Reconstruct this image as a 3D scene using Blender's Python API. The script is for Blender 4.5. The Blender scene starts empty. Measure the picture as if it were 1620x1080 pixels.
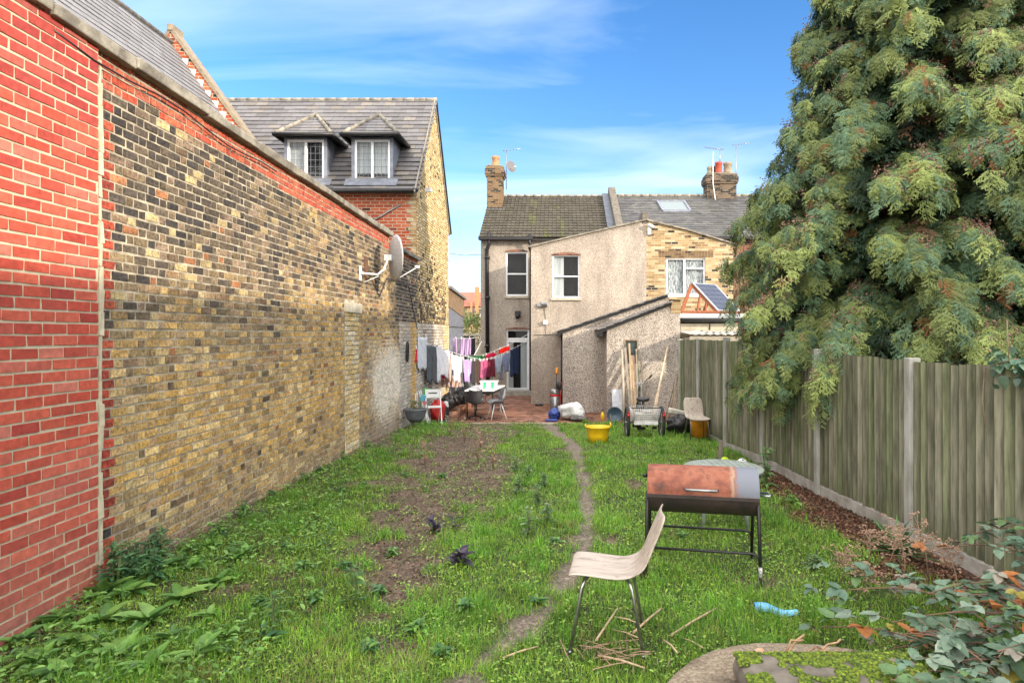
import bpy, math, random
import numpy as np
from mathutils import Vector, Matrix
rad = math.radians
S = bpy.context.scene
COL = S.collection

# ------------------------------------------------------------------ camera, sky, sun
H = 1.8                      # eye height above the near grass
FX, FY, FP = 885.0, 528.0, 1000.0
cam_d = bpy.data.cameras.new('camera')
cam = bpy.data.objects.new('camera', cam_d); COL.objects.link(cam)
cam.location = (0, 0, H); cam.rotation_euler = (rad(90), 0, 0)
cam_d.sensor_width = 36; cam_d.lens = FP / 1620 * 36
cam_d.shift_x = -(FX - 810) / 1620; cam_d.shift_y = (FY - 540) / 1620
cam_d.clip_start = .05; cam_d.clip_end = 2000
S.camera = cam

SUN_A, SUN_E = 58, 17        # degrees right of straight behind the camera, elevation
sun_d = bpy.data.lights.new('sun', 'SUN'); sun_d.energy = 2.7; sun_d.angle = rad(.6); sun_d.color = (1, .86, .68)
sun = bpy.data.objects.new('sun', sun_d); COL.objects.link(sun)
to_sun = Vector((math.sin(rad(SUN_A)) * math.cos(rad(SUN_E)), -math.cos(rad(SUN_A)) * math.cos(rad(SUN_E)), math.sin(rad(SUN_E))))
sun.rotation_euler = to_sun.to_track_quat('Z', 'Y').to_euler()

W = bpy.data.worlds.new('World'); S.world = W; W.use_nodes = True
nt = W.node_tree; nt.nodes.clear()
def wn(t, **k):
    n = nt.nodes.new(t)
    for a, v in k.items(): setattr(n, a, v)
    return n
def wl(a, b): nt.links.new(a, b)
sky = wn('ShaderNodeTexSky', sky_type='NISHITA', sun_disc=False)
sky.sun_elevation = rad(SUN_E); sky.sun_rotation = rad(180 - SUN_A); sky.air_density = 1.0; sky.dust_density = .6; sky.ozone_density = 2.2
tc = wn('ShaderNodeTexCoord')
sep = wn('ShaderNodeSeparateXYZ'); wl(tc.outputs['Generated'], sep.inputs[0])
mx = wn('ShaderNodeMath', operation='MAXIMUM'); wl(sep.outputs[2], mx.inputs[0]); mx.inputs[1].default_value = .03
ad = wn('ShaderNodeMath', operation='ADD'); wl(mx.outputs[0], ad.inputs[0]); ad.inputs[1].default_value = .22
dx = wn('ShaderNodeMath', operation='DIVIDE'); wl(sep.outputs[0], dx.inputs[0]); wl(ad.outputs[0], dx.inputs[1])
dy = wn('ShaderNodeMath', operation='DIVIDE'); wl(sep.outputs[1], dy.inputs[0]); wl(ad.outputs[0], dy.inputs[1])
cb = wn('ShaderNodeCombineXYZ'); wl(dx.outputs[0], cb.inputs[0]); wl(dy.outputs[0], cb.inputs[1])
mp = wn('ShaderNodeMapping'); wl(cb.outputs[0], mp.inputs[0]); mp.inputs['Rotation'].default_value = (0, 0, rad(-14)); mp.inputs['Scale'].default_value = (.8, 2.0, 1); mp.inputs['Location'].default_value = (5.1, 1.7, 0)
n1 = wn('ShaderNodeTexNoise'); wl(mp.outputs[0], n1.inputs['Vector']); n1.inputs['Scale'].default_value = .9; n1.inputs['Detail'].default_value = 9; n1.inputs['Roughness'].default_value = .52; n1.inputs['Distortion'].default_value = .7
r1 = wn('ShaderNodeValToRGB'); wl(n1.outputs[0], r1.inputs[0]); r1.color_ramp.elements[0].position = .47; r1.color_ramp.elements[1].position = .80
r1.color_ramp.elements[0].color = (0, 0, 0, 1); r1.color_ramp.elements[1].color = (.66, .66, .66, 1)
# saturation of the clear sky, then thin cloud, then pale air near the horizon
hs = wn('ShaderNodeHueSaturation'); wl(sky.outputs[0], hs.inputs['Color']); hs.inputs['Saturation'].default_value = 1.3; hs.inputs['Hue'].default_value = .508; hs.inputs['Value'].default_value = .98
# unseen bright cloud, added behind the camera and overhead to lift the shade
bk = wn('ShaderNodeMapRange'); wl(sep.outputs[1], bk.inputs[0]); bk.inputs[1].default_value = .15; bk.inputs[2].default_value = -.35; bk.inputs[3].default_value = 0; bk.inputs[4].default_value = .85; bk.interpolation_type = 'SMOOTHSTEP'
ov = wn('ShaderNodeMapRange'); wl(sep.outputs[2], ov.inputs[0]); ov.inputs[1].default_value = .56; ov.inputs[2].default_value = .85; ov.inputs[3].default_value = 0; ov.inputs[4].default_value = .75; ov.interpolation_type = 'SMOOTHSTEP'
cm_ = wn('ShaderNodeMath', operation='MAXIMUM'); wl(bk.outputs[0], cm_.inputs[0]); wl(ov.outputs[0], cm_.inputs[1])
m1 = wn('ShaderNodeMix', data_type='RGBA'); wl(r1.outputs[0], m1.inputs[0]); wl(hs.outputs[0], m1.inputs[6]); m1.inputs[7].default_value = (4.4, 5.0, 5.6, 1)
hz = wn('ShaderNodeMapRange'); wl(sep.outputs[2], hz.inputs[0]); hz.inputs[1].default_value = 0; hz.inputs[2].default_value = .30; hz.inputs[3].default_value = .7; hz.inputs[4].default_value = 0; hz.interpolation_type = 'SMOOTHSTEP'
m2 = wn('ShaderNodeMix', data_type='RGBA'); wl(hz.outputs[0], m2.inputs[0]); wl(m1.outputs[2], m2.inputs[6]); m2.inputs[7].default_value = (2.55, 3.65, 5.3, 1)
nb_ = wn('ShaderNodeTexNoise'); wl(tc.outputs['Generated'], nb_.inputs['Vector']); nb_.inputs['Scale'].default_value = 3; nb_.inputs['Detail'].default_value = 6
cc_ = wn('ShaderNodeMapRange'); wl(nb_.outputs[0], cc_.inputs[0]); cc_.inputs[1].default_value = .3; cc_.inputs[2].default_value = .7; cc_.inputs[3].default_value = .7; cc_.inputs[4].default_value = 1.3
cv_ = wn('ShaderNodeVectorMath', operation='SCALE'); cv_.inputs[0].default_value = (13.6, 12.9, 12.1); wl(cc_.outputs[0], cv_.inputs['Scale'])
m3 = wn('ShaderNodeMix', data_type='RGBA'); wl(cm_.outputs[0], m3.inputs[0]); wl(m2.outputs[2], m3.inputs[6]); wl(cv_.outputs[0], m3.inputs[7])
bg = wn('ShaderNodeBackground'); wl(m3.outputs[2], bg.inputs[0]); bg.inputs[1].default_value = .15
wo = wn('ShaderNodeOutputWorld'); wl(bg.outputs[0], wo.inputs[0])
S.view_settings.view_transform = 'Standard'; S.view_settings.look = 'None'; S.view_settings.gamma = 1
S.view_settings.exposure = 1.15
S.render.engine = 'CYCLES'
S.cycles.max_bounces = 6; S.cycles.transparent_max_bounces = 8; S.cycles.use_denoising = True

# ------------------------------------------------------------------ helpers
def P(px, py, Y):            # a photo pixel at depth Y -> world point
    return Vector(((px - FX) / FP * Y, Y, H + (FY - py) / FP * Y))
def gz(X, Y):                # height of the garden ground
    X = np.asarray(X, float); Y = np.asarray(Y, float)
    b = np.interp(Y, [-20, 5, 11, 14, 16.2, 400], [0, 0, -.14, -.36, -.5, -.5])
    L = np.clip((-X - 2.0) / 1.2, 0, 1); b = b + L * np.interp(Y, [3, 6, 11, 14, 16], [0, .04, .1, .2, 0])
    R = np.clip((X - 2.65) / .35, 0, 1); b = b - R * .085; R = np.exp(-((X - 2.5) / .35) ** 2); b = b + R * np.interp(Y, [0, 4, 8, 11, 13], [0, .03, .05, .02, 0])
    return b
def G(px, py, dz=0):         # where a photo pixel meets the ground
    Y = 5.0
    for _ in range(60):
        X = (px - FX) / FP * Y
        Y = .5 * Y + .5 * (H - float(gz(X, Y)) - dz) * FP / max(py - FY, 1)
    return Vector(((px - FX) / FP * Y, Y, float(gz((px - FX) / FP * Y, Y)) + dz))

def _h(i, j, s):
    v = np.sin(i * 127.1 + j * 311.7 + s * 74.7) * 43758.5453
    return v - np.floor(v)
def vnoise(x, y, s=0):
    i, j = np.floor(x), np.floor(y); f, g = x - i, y - j
    f = f * f * (3 - 2 * f); g = g * g * (3 - 2 * g)
    return (_h(i, j, s) * (1 - f) + _h(i + 1, j, s) * f) * (1 - g) + (_h(i, j + 1, s) * (1 - f) + _h(i + 1, j + 1, s) * f) * g
def fbm(x, y, s=0, o=4):
    t = 0; a = .5; n = 0
    for k in range(o):
        t = t + a * vnoise(x, y, s + k * 3.1); n += a; a *= .5; x = x * 2.03; y = y * 2.03
    return t / n

def link(o, parent=None):
    COL.objects.link(o)
    if parent is not None: o.parent = parent
    return o
def tag(o, label=None, cat=None, group=None, kind=None):
    for k, v in (('label', label), ('category', cat), ('group', group), ('kind', kind)):
        if v: o[k] = v
    return o
def thing(name, loc, label, cat, group=None, rz=0):
    o = link(bpy.data.objects.new(name, None)); o.location = loc; o.rotation_euler = (0, 0, rz); o.empty_display_size = .1
    return tag(o, label, cat, group)

def np_mesh(name, V, faces, mat, parent=None, col=None, smooth=False, off=None):
    """V (n,3); faces: list of (m,k) int arrays"""
    V = np.asarray(V, np.float32)
    if off is not None: V = V - np.asarray(off, np.float32)
    me = bpy.data.meshes.new(name)
    me.vertices.add(len(V)); me.vertices.foreach_set('co', V.ravel())
    faces = [np.asarray(f, np.int32) for f in faces if len(f)]
    nl = sum(f.size for f in faces); nf = sum(len(f) for f in faces)
    me.loops.add(nl); me.loops.foreach_set('vertex_index', np.concatenate([f.ravel() for f in faces]))
    st = []; tot = []; c = 0
    for f in faces:
        m, k = f.shape; st.append(c + np.arange(m) * k); tot.append(np.full(m, k)); c += m * k
    me.polygons.add(nf); me.polygons.foreach_set('loop_start', np.concatenate(st).astype(np.int32))
    me.polygons.foreach_set('loop_total', np.concatenate(tot).astype(np.int32))
    me.polygons.foreach_set('use_smooth', np.full(nf, bool(smooth)))
    me.update(calc_edges=True)
    if col is not None:
        a = me.color_attributes.new('Col', 'FLOAT_COLOR', 'POINT')
        c4 = np.ones((len(V), 4), np.float32); c4[:, :3] = col; a.data.foreach_set('color', c4.ravel())
    if mat: me.materials.append(mat)
    return link(bpy.data.objects.new(name, me), parent)

def scatter(T, F, M, L, C=None):
    """copies of template T (k,3) / F list by matrices M (N,3,3) and places L (N,3); C (N,3) colours"""
    N, k = len(L), len(T)
    V = np.einsum('nij,kj->nki', M, T) + L[:, None, :]
    FF = [(f[None] + (np.arange(N) * k)[:, None, None]).reshape(-1, f.shape[1]) for f in F]
    CC = None if C is None else np.repeat(C, k, axis=0)
    return V.reshape(-1, 3), FF, CC
def rotz(a):
    c, s = np.cos(a), np.sin(a); z = np.zeros_like(a); o = np.ones_like(a)
    return np.stack([np.stack([c, -s, z], -1), np.stack([s, c, z], -1), np.stack([z, z, o], -1)], -2)
def rotx(a):
    c, s = np.cos(a), np.sin(a); z = np.zeros_like(a); o = np.ones_like(a)
    return np.stack([np.stack([o, z, z], -1), np.stack([z, c, -s], -1), np.stack([z, s, c], -1)], -2)
def roty(a):
    c, s = np.cos(a), np.sin(a); z = np.zeros_like(a); o = np.ones_like(a)
    return np.stack([np.stack([c, z, s], -1), np.stack([z, o, z], -1), np.stack([-s, z, c], -1)], -2)

def kc(c, f): return (c[0] * f, c[1] * f, c[2] * f)
class MB:
    """collects shapes for one mesh"""
    def __init__(s): s.v = []; s.f = []; s.sm = []; s.c = []
    def add(s, vs, fs, smooth=False, col=None):
        b = len(s.v); s.v += [tuple(p) for p in vs]; s.f += [tuple(b + i for i in f) for f in fs]; s.sm += [smooth] * len(fs)
        s.c += [col or (1, 1, 1)] * len(vs); return s
    def box(s, c, d, rz=0, rx=0, ry=0, col=None, jit=0):
        M = Matrix.Rotation(rz, 3, 'Z') @ Matrix.Rotation(ry, 3, 'Y') @ Matrix.Rotation(rx, 3, 'X')
        vs = []
        for x in (-.5, .5):
            for y in (-.5, .5):
                for z in (-.5, .5):
                    vs.append(Vector(c) + M @ Vector((x * d[0] + random.uniform(-jit, jit), y * d[1] + random.uniform(-jit, jit), z * d[2] + random.uniform(-jit, jit))))
        return s.add(vs, [(0, 1, 3, 2), (4, 6, 7, 5), (0, 4, 5, 1), (2, 3, 7, 6), (0, 2, 6, 4), (1, 5, 7, 3)], col=col)
    def bb(s, a, b, col=None):   # box from corner to corner
        return s.box([(a[i] + b[i]) / 2 for i in range(3)], [abs(b[i] - a[i]) for i in range(3)], col=col)
    def bar(s, a, b, w, h, up=(0, 0, 1), col=None):
        a = Vector(a); b = Vector(b); d = (b - a).normalized(); u = Vector(up); r = d.cross(u)
        if r.length < 1e-4: r = d.cross(Vector((1, 0, 0)))
        r.normalize(); u = r.cross(d)
        vs = [p + r * sx * w / 2 + u * sz * h / 2 for p in (a, b) for sx, sz in ((-1, -1), (1, -1), (1, 1), (-1, 1))]
        return s.add(vs, [(3, 2, 1, 0), (4, 5, 6, 7), (0, 1, 5, 4), (1, 2, 6, 5), (2, 3, 7, 6), (3, 0, 4, 7)], col=col)
    def tube(s, pts, r, n=8, closed=False, col=None, caps=True):
        pts = [Vector(p) for p in pts]; m = len(pts); rs = r if isinstance(r, (list, tuple)) else [r] * m
        vs = []; prev = None
        for i, p in enumerate(pts):
            if closed: d = pts[(i + 1) % m] - pts[i - 1]
            else: d = pts[min(i + 1, m - 1)] - pts[max(i - 1, 0)]
            d = d.normalized() if d.length > 1e-9 else Vector((0, 0, 1))
            if prev is None:
                u = d.cross(Vector((0, 0, 1)));  u = d.cross(Vector((1, 0, 0))) if u.length < .05 else u
            else: u = prev - d * prev.dot(d)
            u.normalize(); prev = u; w = d.cross(u)
            vs += [p + (u * math.cos(2 * math.pi * k / n) + w * math.sin(2 * math.pi * k / n)) * rs[i] for k in range(n)]
        fs = []
        for i in range(m if closed else m - 1):
            j = (i + 1) % m
            fs += [(i * n + k, i * n + (k + 1) % n, j * n + (k + 1) % n, j * n + k) for k in range(n)]
        s.add(vs, fs, True, col)
        if caps and not closed:
            b = len(s.v) - len(vs)
            s.f += [tuple(b + k for k in reversed(range(n))), tuple(b + (m - 1) * n + k for k in range(n))]; s.sm += [False, False]
        return s
    def lathe(s, prof, c=(0, 0, 0), n=24, M=None, col=None, smooth=True):
        c = Vector(c); vs = []
        for r, z in prof:
            for k in range(n):
                a = 2 * math.pi * k / n; p = Vector((r * math.cos(a), r * math.sin(a), z))
                vs.append(c + (M @ p if M else p))
        fs = [(i * n + k, i * n + (k + 1) % n, (i + 1) * n + (k + 1) % n, (i + 1) * n + k) for i in range(len(prof) - 1) for k in range(n)]
        s.add(vs, fs, smooth, col)
        b = len(s.v) - len(vs)
        if prof[0][0] > 1e-4: s.f.append(tuple(b + k for k in reversed(range(n)))); s.sm.append(False)
        if prof[-1][0] > 1e-4: s.f.append(tuple(b + (len(prof) - 1) * n + k for k in range(n))); s.sm.append(False)
        return s
    def prism(s, poly, a, b, axis='y', col=None):
        """poly of 2D points extruded from a to b along the axis; 2D = the other two axes in order"""
        def mk(u, v, w): return {'y': (u, w, v), 'x': (w, u, v), 'z': (u, v, w)}[axis]
        n = len(poly); vs = [mk(u, v, a) for u, v in poly] + [mk(u, v, b) for u, v in poly]
        fs = [tuple(range(n)), tuple(reversed(range(n, 2 * n)))] + [(i, i + n, (i + 1) % n + n, (i + 1) % n) for i in range(n)]
        return s.add(vs, fs, col=col)
    def build(s, name, mat, parent=None, off=None, bevel=0, fix=True, solid=0):
        me = bpy.data.meshes.new(name)
        off = Vector(off) if off is not None else Vector((0, 0, 0))
        me.from_pydata([Vector(p) - off for p in s.v], [], s.f); me.polygons.foreach_set('use_smooth', s.sm)
        if any(c != (1, 1, 1) for c in s.c):
            a = me.color_attributes.new('Col', 'FLOAT_COLOR', 'POINT'); a.data.foreach_set('color', [x for c in s.c for x in (*c, 1)])
        if fix:
            import bmesh
            bm = bmesh.new(); bm.from_mesh(me); bmesh.ops.recalc_face_normals(bm, faces=bm.faces); bm.to_mesh(me); bm.free()
        me.materials.append(mat)
        o = link(bpy.data.objects.new(name, me), parent)
        if solid: m = o.modifiers.new('solid', 'SOLIDIFY'); m.thickness = solid; m.offset = 0
        if bevel: m = o.modifiers.new('bevel', 'BEVEL'); m.width = bevel; m.segments = 2; m.limit_method = 'ANGLE'
        return o

# ------------------------------------------------------------------ materials
class NM:
    def __init__(s, name):
        s.m = bpy.data.materials.new(name); s.m.use_nodes = True; s.t = s.m.node_tree; s.b = s.t.nodes['Principled BSDF']; s.o = s.t.nodes['Material Output']
    def n(s, t, ins=None, **k):
        x = s.t.nodes.new(t)
        for a, v in k.items(): setattr(x, a, v)
        for a, v in (ins or {}).items():
            if hasattr(v, 'is_output') or isinstance(v, bpy.types.NodeSocket): s.t.links.new(v, x.inputs[a])
            else: x.inputs[a].default_value = v
        return x
    def l(s, a, b): s.t.links.new(a, b)
    def co(s, scale=(1, 1, 1)):
        c = s.n('ShaderNodeTexCoord'); return s.n('ShaderNodeMapping', {'Vector': c.outputs['Object'], 'Scale': scale}).outputs[0]
    def noise(s, scale, detail=4, rough=.5, vec=None, dist=0):
        return s.n('ShaderNodeTexNoise', {'Vector': vec or s.co(), 'Scale': scale, 'Detail': detail, 'Roughness': rough, 'Distortion': dist}).outputs[0]
    def ramp(s, f, stops):
        r = s.n('ShaderNodeValToRGB', {'Fac': f}); e = r.color_ramp.elements
        while len(e) < len(stops): e.new(.5)
        for x, (p, c) in zip(e, stops): x.position = p; x.color = (*c, 1) if len(c) == 3 else c
        return r.outputs[0]
    def mix(s, f, a, b, bt='MIX'):
        x = s.n('ShaderNodeMix', data_type='RGBA', blend_type=bt)
        for i, v in ((0, f), (6, a), (7, b)):
            if isinstance(v, bpy.types.NodeSocket): s.l(v, x.inputs[i])
            else: x.inputs[i].default_value = v if i == 0 else (*v, 1)
        return x.outputs[2]
    def bump(s, h, st=.3, d=.01):
        b = s.n('ShaderNodeBump', {'Height': h, 'Strength': st, 'Distance': d}); s.l(b.outputs[0], s.b.inputs['Normal'])
    def set(s, col=None, rough=None, **k):
        for a, v in ((('Base Color', col), ('Roughness', rough)) + tuple(k.items())):
            if v is None: continue
            if isinstance(v, bpy.types.NodeSocket): s.l(v, s.b.inputs[a])
            else: s.b.inputs[a].default_value = (*v, 1) if isinstance(v, tuple) and len(v) == 3 else v
        return s.m
def simple(name, a, b=None, rough=.6, sc=8, bump=.15, metal=0, spec=.5, bd=.005, detail=5, scale=(1, 1, 1), lo=.35, hi=.65):
    m = NM(name); v = m.co(scale); f = m.noise(sc, detail, .55, v)
    b = b or tuple(x * .75 for x in a)
    c = m.ramp(f, [(lo, b), (hi, a)])
    if bump: m.bump(m.noise(sc * 6, 3, .6, v), bump, bd)
    return m.set(c, rough, Metallic=metal, **{'Specular IOR Level': spec})
def colmat(name, rough=.8, nsc=40, namt=.35, bump=.4, bd=.004, spec=.3, trans=0, sc=(1, 1, 1)):
    """base colour from the mesh's own colour attribute, varied by noise"""
    m = NM(name); a = m.n('ShaderNodeAttribute', attribute_name='Col').outputs['Color']
    v = m.co(sc); f = m.noise(nsc, 5, .6, v)
    g = m.ramp(f, [(.3, (1 - namt,) * 3), (.7, (1 + namt * .6,) * 3)])
    c = m.mix(1.0, a, g, 'MULTIPLY')
    if bump: m.bump(m.noise(nsc * 2, 4, .6, v), bump, bd)
    m.set(c, rough, **{'Specular IOR Level': spec})
    if trans:
        t = m.n('ShaderNodeBsdfTranslucent', {'Color': c}); x = m.n('ShaderNodeMixShader', {0: trans, 1: m.b.outputs[0], 2: t.outputs[0]}); m.l(x.outputs[0], m.o.inputs[0])
    return m.m
def brick_mat(name, c1, c2, mort, axis='x', bw=.2, bh=.075, dirt=.5, dark=(.03, .027, .024), darkp=.12, bump=.5, ms=.008, c3=None):
    m = NM(name); tcn = m.n('ShaderNodeTexCoord'); sp = m.n('ShaderNodeSeparateXYZ', {0: tcn.outputs['Object']})
    v = m.n('ShaderNodeCombineXYZ', {0: sp.outputs[0 if axis == 'x' else 1], 1: sp.outputs[2]}).outputs[0]
    wob = m.noise(14, 2, .5); wv = m.n('ShaderNodeVectorMath', {0: v, 1: m.n('ShaderNodeVectorMath', {0: m.n('ShaderNodeCombineXYZ', {0: wob, 1: wob}).outputs[0], 'Scale': .006}, operation='SCALE').outputs[0]}, operation='ADD').outputs[0]
    def bt(a, b): return m.n('ShaderNodeTexBrick', {'Vector': wv, 'Color1': (*a, 1), 'Color2': (*b, 1), 'Mortar': (.5, .5, .5, 1), 'Scale': 1, 'Mortar Size': ms, 'Mortar Smooth': .2, 'Bias': 0, 'Brick Width': bw, 'Row Height': bh})
    k = bt((0, 0, 0), (1, 1, 1))
    pick = k.outputs['Color']
    c = m.ramp(pick, [(0, dark), (darkp, dark), (darkp + .05, c2), (.55, c1), (.9, c3 or c1)])
    c = m.mix(dirt, c, m.ramp(m.noise(30, 4, .6), [(.3, (.55, .55, .55)), (.7, (1.25, 1.25, 1.25))]), 'MULTIPLY')
    c = m.mix(k.outputs['Fac'], c, mort)
    c = m.mix(.35, c, m.ramp(m.noise(1.2, 5, .6), [(.35, (.55, .53, .5)), (.7, (1.1, 1.1, 1.1))]), 'MULTIPLY')
    h = m.n('ShaderNodeMath', {0: m.noise(60, 3, .6), 1: m.n('ShaderNodeMath', {0: k.outputs['Fac'], 1: -1.2}, operation='MULTIPLY').outputs[0]}, operation='ADD').outputs[0]
    m.bump(h, bump, .008)
    return m.set(c, .9, **{'Specular IOR Level': .2})
def pebble_mat(name, a, b, c, sc=70, stain=.6):
    m = NM(name); v = m.co()
    k = m.n('ShaderNodeTexVoronoi', {'Vector': v, 'Scale': sc})
    cc = m.ramp(m.n('ShaderNodeSeparateColor', {0: k.outputs['Color']}).outputs[0], [(0, c), (.25, b), (.6, a), (1, tuple(min(1, x * 1.25) for x in a))])
    k2 = m.noise(22, 3, .7); cc = m.mix(.6, cc, m.ramp(k2, [(.3, (.6, .6, .6)), (.7, (1.2, 1.2, 1.2))]), 'MULTIPLY')
    st = m.noise(1.5, 7, .65, m.co((1, 1, .3))); cc = m.mix(stain, cc, m.ramp(st, [(.35, (.5, .47, .44)), (.62, (1.08, 1.06, 1.02))]), 'MULTIPLY')
    m.bump(k.outputs['Distance'], .8, .012); return m.set(cc, .92, **{'Specular IOR Level': .2})

MT = {}
MT['white'] = simple('white_paint', (.75, .76, .76), (.62, .63, .62), .35, 5, .04)
MT['upvc'] = simple('white_upvc', (.78, .80, .82), (.7, .72, .74), .3, 3, .0)
MT['glass'] = NM('dark_glass').set((.02, .024, .028), .04, **{'Specular IOR Level': .9})
def pane_mat():
    m = NM('window_glass'); m.set((.02, .02, .022), .03, **{'Specular IOR Level': .6})
    t = m.n('ShaderNodeBsdfTransparent', {'Color': (.95, .97, .97, 1)}); x = m.n('ShaderNodeMixShader', {0: .86, 1: m.b.outputs[0], 2: t.outputs[0]}); m.l(x.outputs[0], m.o.inputs[0]); return m.m
MT['pane'] = pane_mat()
MT['dark'] = simple('dark_room', (.03, .028, .026), (.015, .015, .015), .9, 3, 0)
MT['curtain'] = simple('curtain_cloth', (.85, .86, .88), (.6, .62, .65), .9, 9, 0, scale=(1, 1, .1))
MT['lace'] = simple('lace_cloth', (.85, .86, .87), (.3, .32, .35), .9, 26, 0, scale=(1, 1, .35), lo=.42, hi=.6)
MT['black'] = simple('black_plastic', (.02, .02, .022), (.012, .012, .013), .35, 6, .1)
MT['blackmetal'] = simple('black_metal', (.03, .03, .032), (.018, .017, .017), .4, 14, .15, metal=.4)
MT['rubber'] = simple('rubber', (.025, .025, .025), None, .8, 20, .2)
MT['conc'] = simple('concrete', (.42, .40, .35), (.25, .23, .19), .9, 6, .5, bd=.01)
MT['coping'] = simple('weathered_coping', (.30, .275, .225), (.14, .125, .10), .92, 7, .6, bd=.012)
MT['sill'] = simple('stone_sill', (.5, .46, .37), (.33, .3, .23), .85, 6, .2)
MT['mortar'] = simple('mortar', (.50, .44, .33), (.22, .19, .14), .95, 7, .6, bd=.006)
MT['lead'] = simple('lead_flashing', (.22, .24, .29), (.13, .145, .175), .5, 6, .1, metal=.2)
MT['brick'] = colmat('old_brick', .9, 38, .62, .8, .006)
MT['redbrick'] = colmat('new_red_brick', .85, 22, .26, .35, .003)
MT['slate'] = colmat('slate', .55, 25, .22, .2, .003, .5)
MT['tile'] = colmat('concrete_tile', .85, 30, .35, .4, .004)
MT['leaf'] = colmat('leaf', .5, 12, .3, 0, 0, .4, .25)
MT['blade'] = colmat('grass_blade', .55, 6, .2, 0, 0, .3, .3)
MT['needle'] = colmat('conifer_leaf', .6, 5, .25, 0, 0, .3, .2)
MT['cloth'] = colmat('cloth', .95, 9, .2, .3, .004, .1, .12)
MT['paint'] = colmat('painted', .5, 12, .2, .08, .002)
MT['pebble'] = pebble_mat('pebbledash', (.50, .45, .39), (.38, .325, .275), (.14, .115, .10), 90)
MT['pebbleshed'] = pebble_mat('pebbledash_coarse', (.54, .49, .44), (.35, .31, .275), (.10, .08, .07), 66, .55)
MT['stock'] = brick_mat('yellow_stock_brick', (.41, .29, .14), (.28, .18, .08), (.40, .35, .27), 'x', .22, .075, c3=(.54, .43, .27), darkp=.03)
MT['redwall'] = brick_mat('orange_brick', (.42, .10, .045), (.34, .075, .035), (.45, .38, .30), 'x', .2, .075, c3=(.50, .15, .07), darkp=.02)
MT['dkbrick'] = brick_mat('dark_red_brick', (.26, .10, .06), (.16, .06, .04), (.28, .25, .2), 'x', .22, .075)
MT['chim'] = brick_mat('chimney_brick', (.20, .125, .062), (.13, .075, .04), (.20, .17, .13), 'x', .22, .075, darkp=.12)
MT['dkstone'] = simple('dark_weathered_stone', (.17, .15, .12), (.08, .07, .055), .9, 9, .5)
MT['chimdark'] = brick_mat('sooty_brick', (.16, .115, .08), (.09, .065, .05), (.15, .13, .10), 'x', .22, .075, darkp=.25)
MT['terra'] = simple('terracotta', (.42, .23, .10), (.30, .15, .06), .8, 9, .2)
MT['terrared'] = simple('red_terracotta', (.40, .06, .025), (.28, .04, .02), .7, 9, .2)
MT['terrabuff'] = simple('buff_clay', (.28, .235, .16), (.18, .14, .10), .8, 9, .2)
MT['steel'] = simple('galvanised_steel', (.36, .37, .38), (.24, .25, .26), .35, 14, .1, metal=.85)
MT['chrome'] = simple('dull_chrome', (.42, .42, .42), (.22, .21, .2), .3, 20, .05, metal=.9)
# ------------------------------------------------------------------ the setting
random.seed(4); rng = np.random.default_rng(7)
PATH = [(690, 1150), (742, 1070), (775, 1035), (828, 1002), (872, 950), (900, 902), (924, 868), (930, 820), (926, 770), (917, 730), (905, 702), (868, 671)]
PW = np.array([tuple(G(x, y)) for x, y in PATH]); PH = np.array([.12, .10, .10, .10, .09, .085, .08, .08, .085, .10, .13, .20])
def path_dist(X, Y):         # signed: <0 inside the trodden path
    xc = np.interp(Y, PW[:, 1], PW[:, 0]); w = np.interp(Y, PW[:, 1], PH) * (.1 + 1.9 * fbm(X * 3.5 + 5, Y * 3.5, 3, 4))
    return np.abs(X - xc) - w
def bare(X, Y):              # 0 grass .. 1 bare soil
    n = fbm(X * 1.3, Y * 1.3, 11, 4); n2 = fbm(X * 5, Y * 5, 21, 3)
    xc = np.interp(Y, [3, 5, 7, 10, 16], [-1.05, -1.2, -1.35, -1.55, -1.7]); hw = np.interp(Y, [3.5, 5, 7, 12, 16], [.1, .5, .85, .95, 1.05])
    a = (1 - np.abs(X - xc) / hw) * 1.3 + .20 + (n - .5) * 2.6 + (n2 - .5) * 2.2
    a = np.where(Y < 4.4, a - (4.4 - Y) * 1.5, a)
    xf = np.interp(Y, [3, 5, 7, 9, 12], [2.6, 2.25, 2.15, 2.5, 3.2])        # mulch strip under the fence
    b = (X - xf) * 2.2 + (n - .5) * 1.6 - np.clip(Y - 9.3, 0, 5) * 1.2
    w = (-X - 2.75) * 3 + (n - .5) * 3 - .3                                    # strip by the wall
    c = (fbm(X * 2 + 9, Y * 2, 5, 4) - .66) * 6
    return np.clip(np.maximum.reduce([a, b, w, c]), 0, 1)
def rough_z(X, Y):
    return (fbm(X * 2.2, Y * 2.2, 2, 4) - .5) * .05 + (fbm(X * 11, Y * 11, 8, 2) - .5) * .018
xs = np.unique(np.concatenate([[-300, -80, -25, -10, -5], np.arange(-3.6, 4.2, .06), [5, 8, 12, 25, 80, 300]]))
ys = np.unique(np.concatenate([[-80, -20, -6, -1], np.arange(0, 2.4, .3), np.arange(2.4, 16.45, .06), [16.6, 17.5, 20, 26, 40, 80, 160, 600]]))
XX, YY = np.meshgrid(xs, ys); inside = (XX > -3.6) & (XX < 4.2) & (YY < 16.3) & (YY > 0)
ZZ = gz(XX, YY) + np.where(inside, rough_z(XX, YY), 0)
pdm = np.where(inside, path_dist(XX, YY), 9)
ZZ -= np.where(pdm < .05, .018 * np.clip((.05 - pdm) / .1, 0, 1), 0)
ZZ[YY > 16.35] = -.56
nx, ny = len(xs), len(ys); ii, jj = np.meshgrid(np.arange(nx - 1), np.arange(ny - 1)); q = (jj * nx + ii).ravel()
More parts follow.
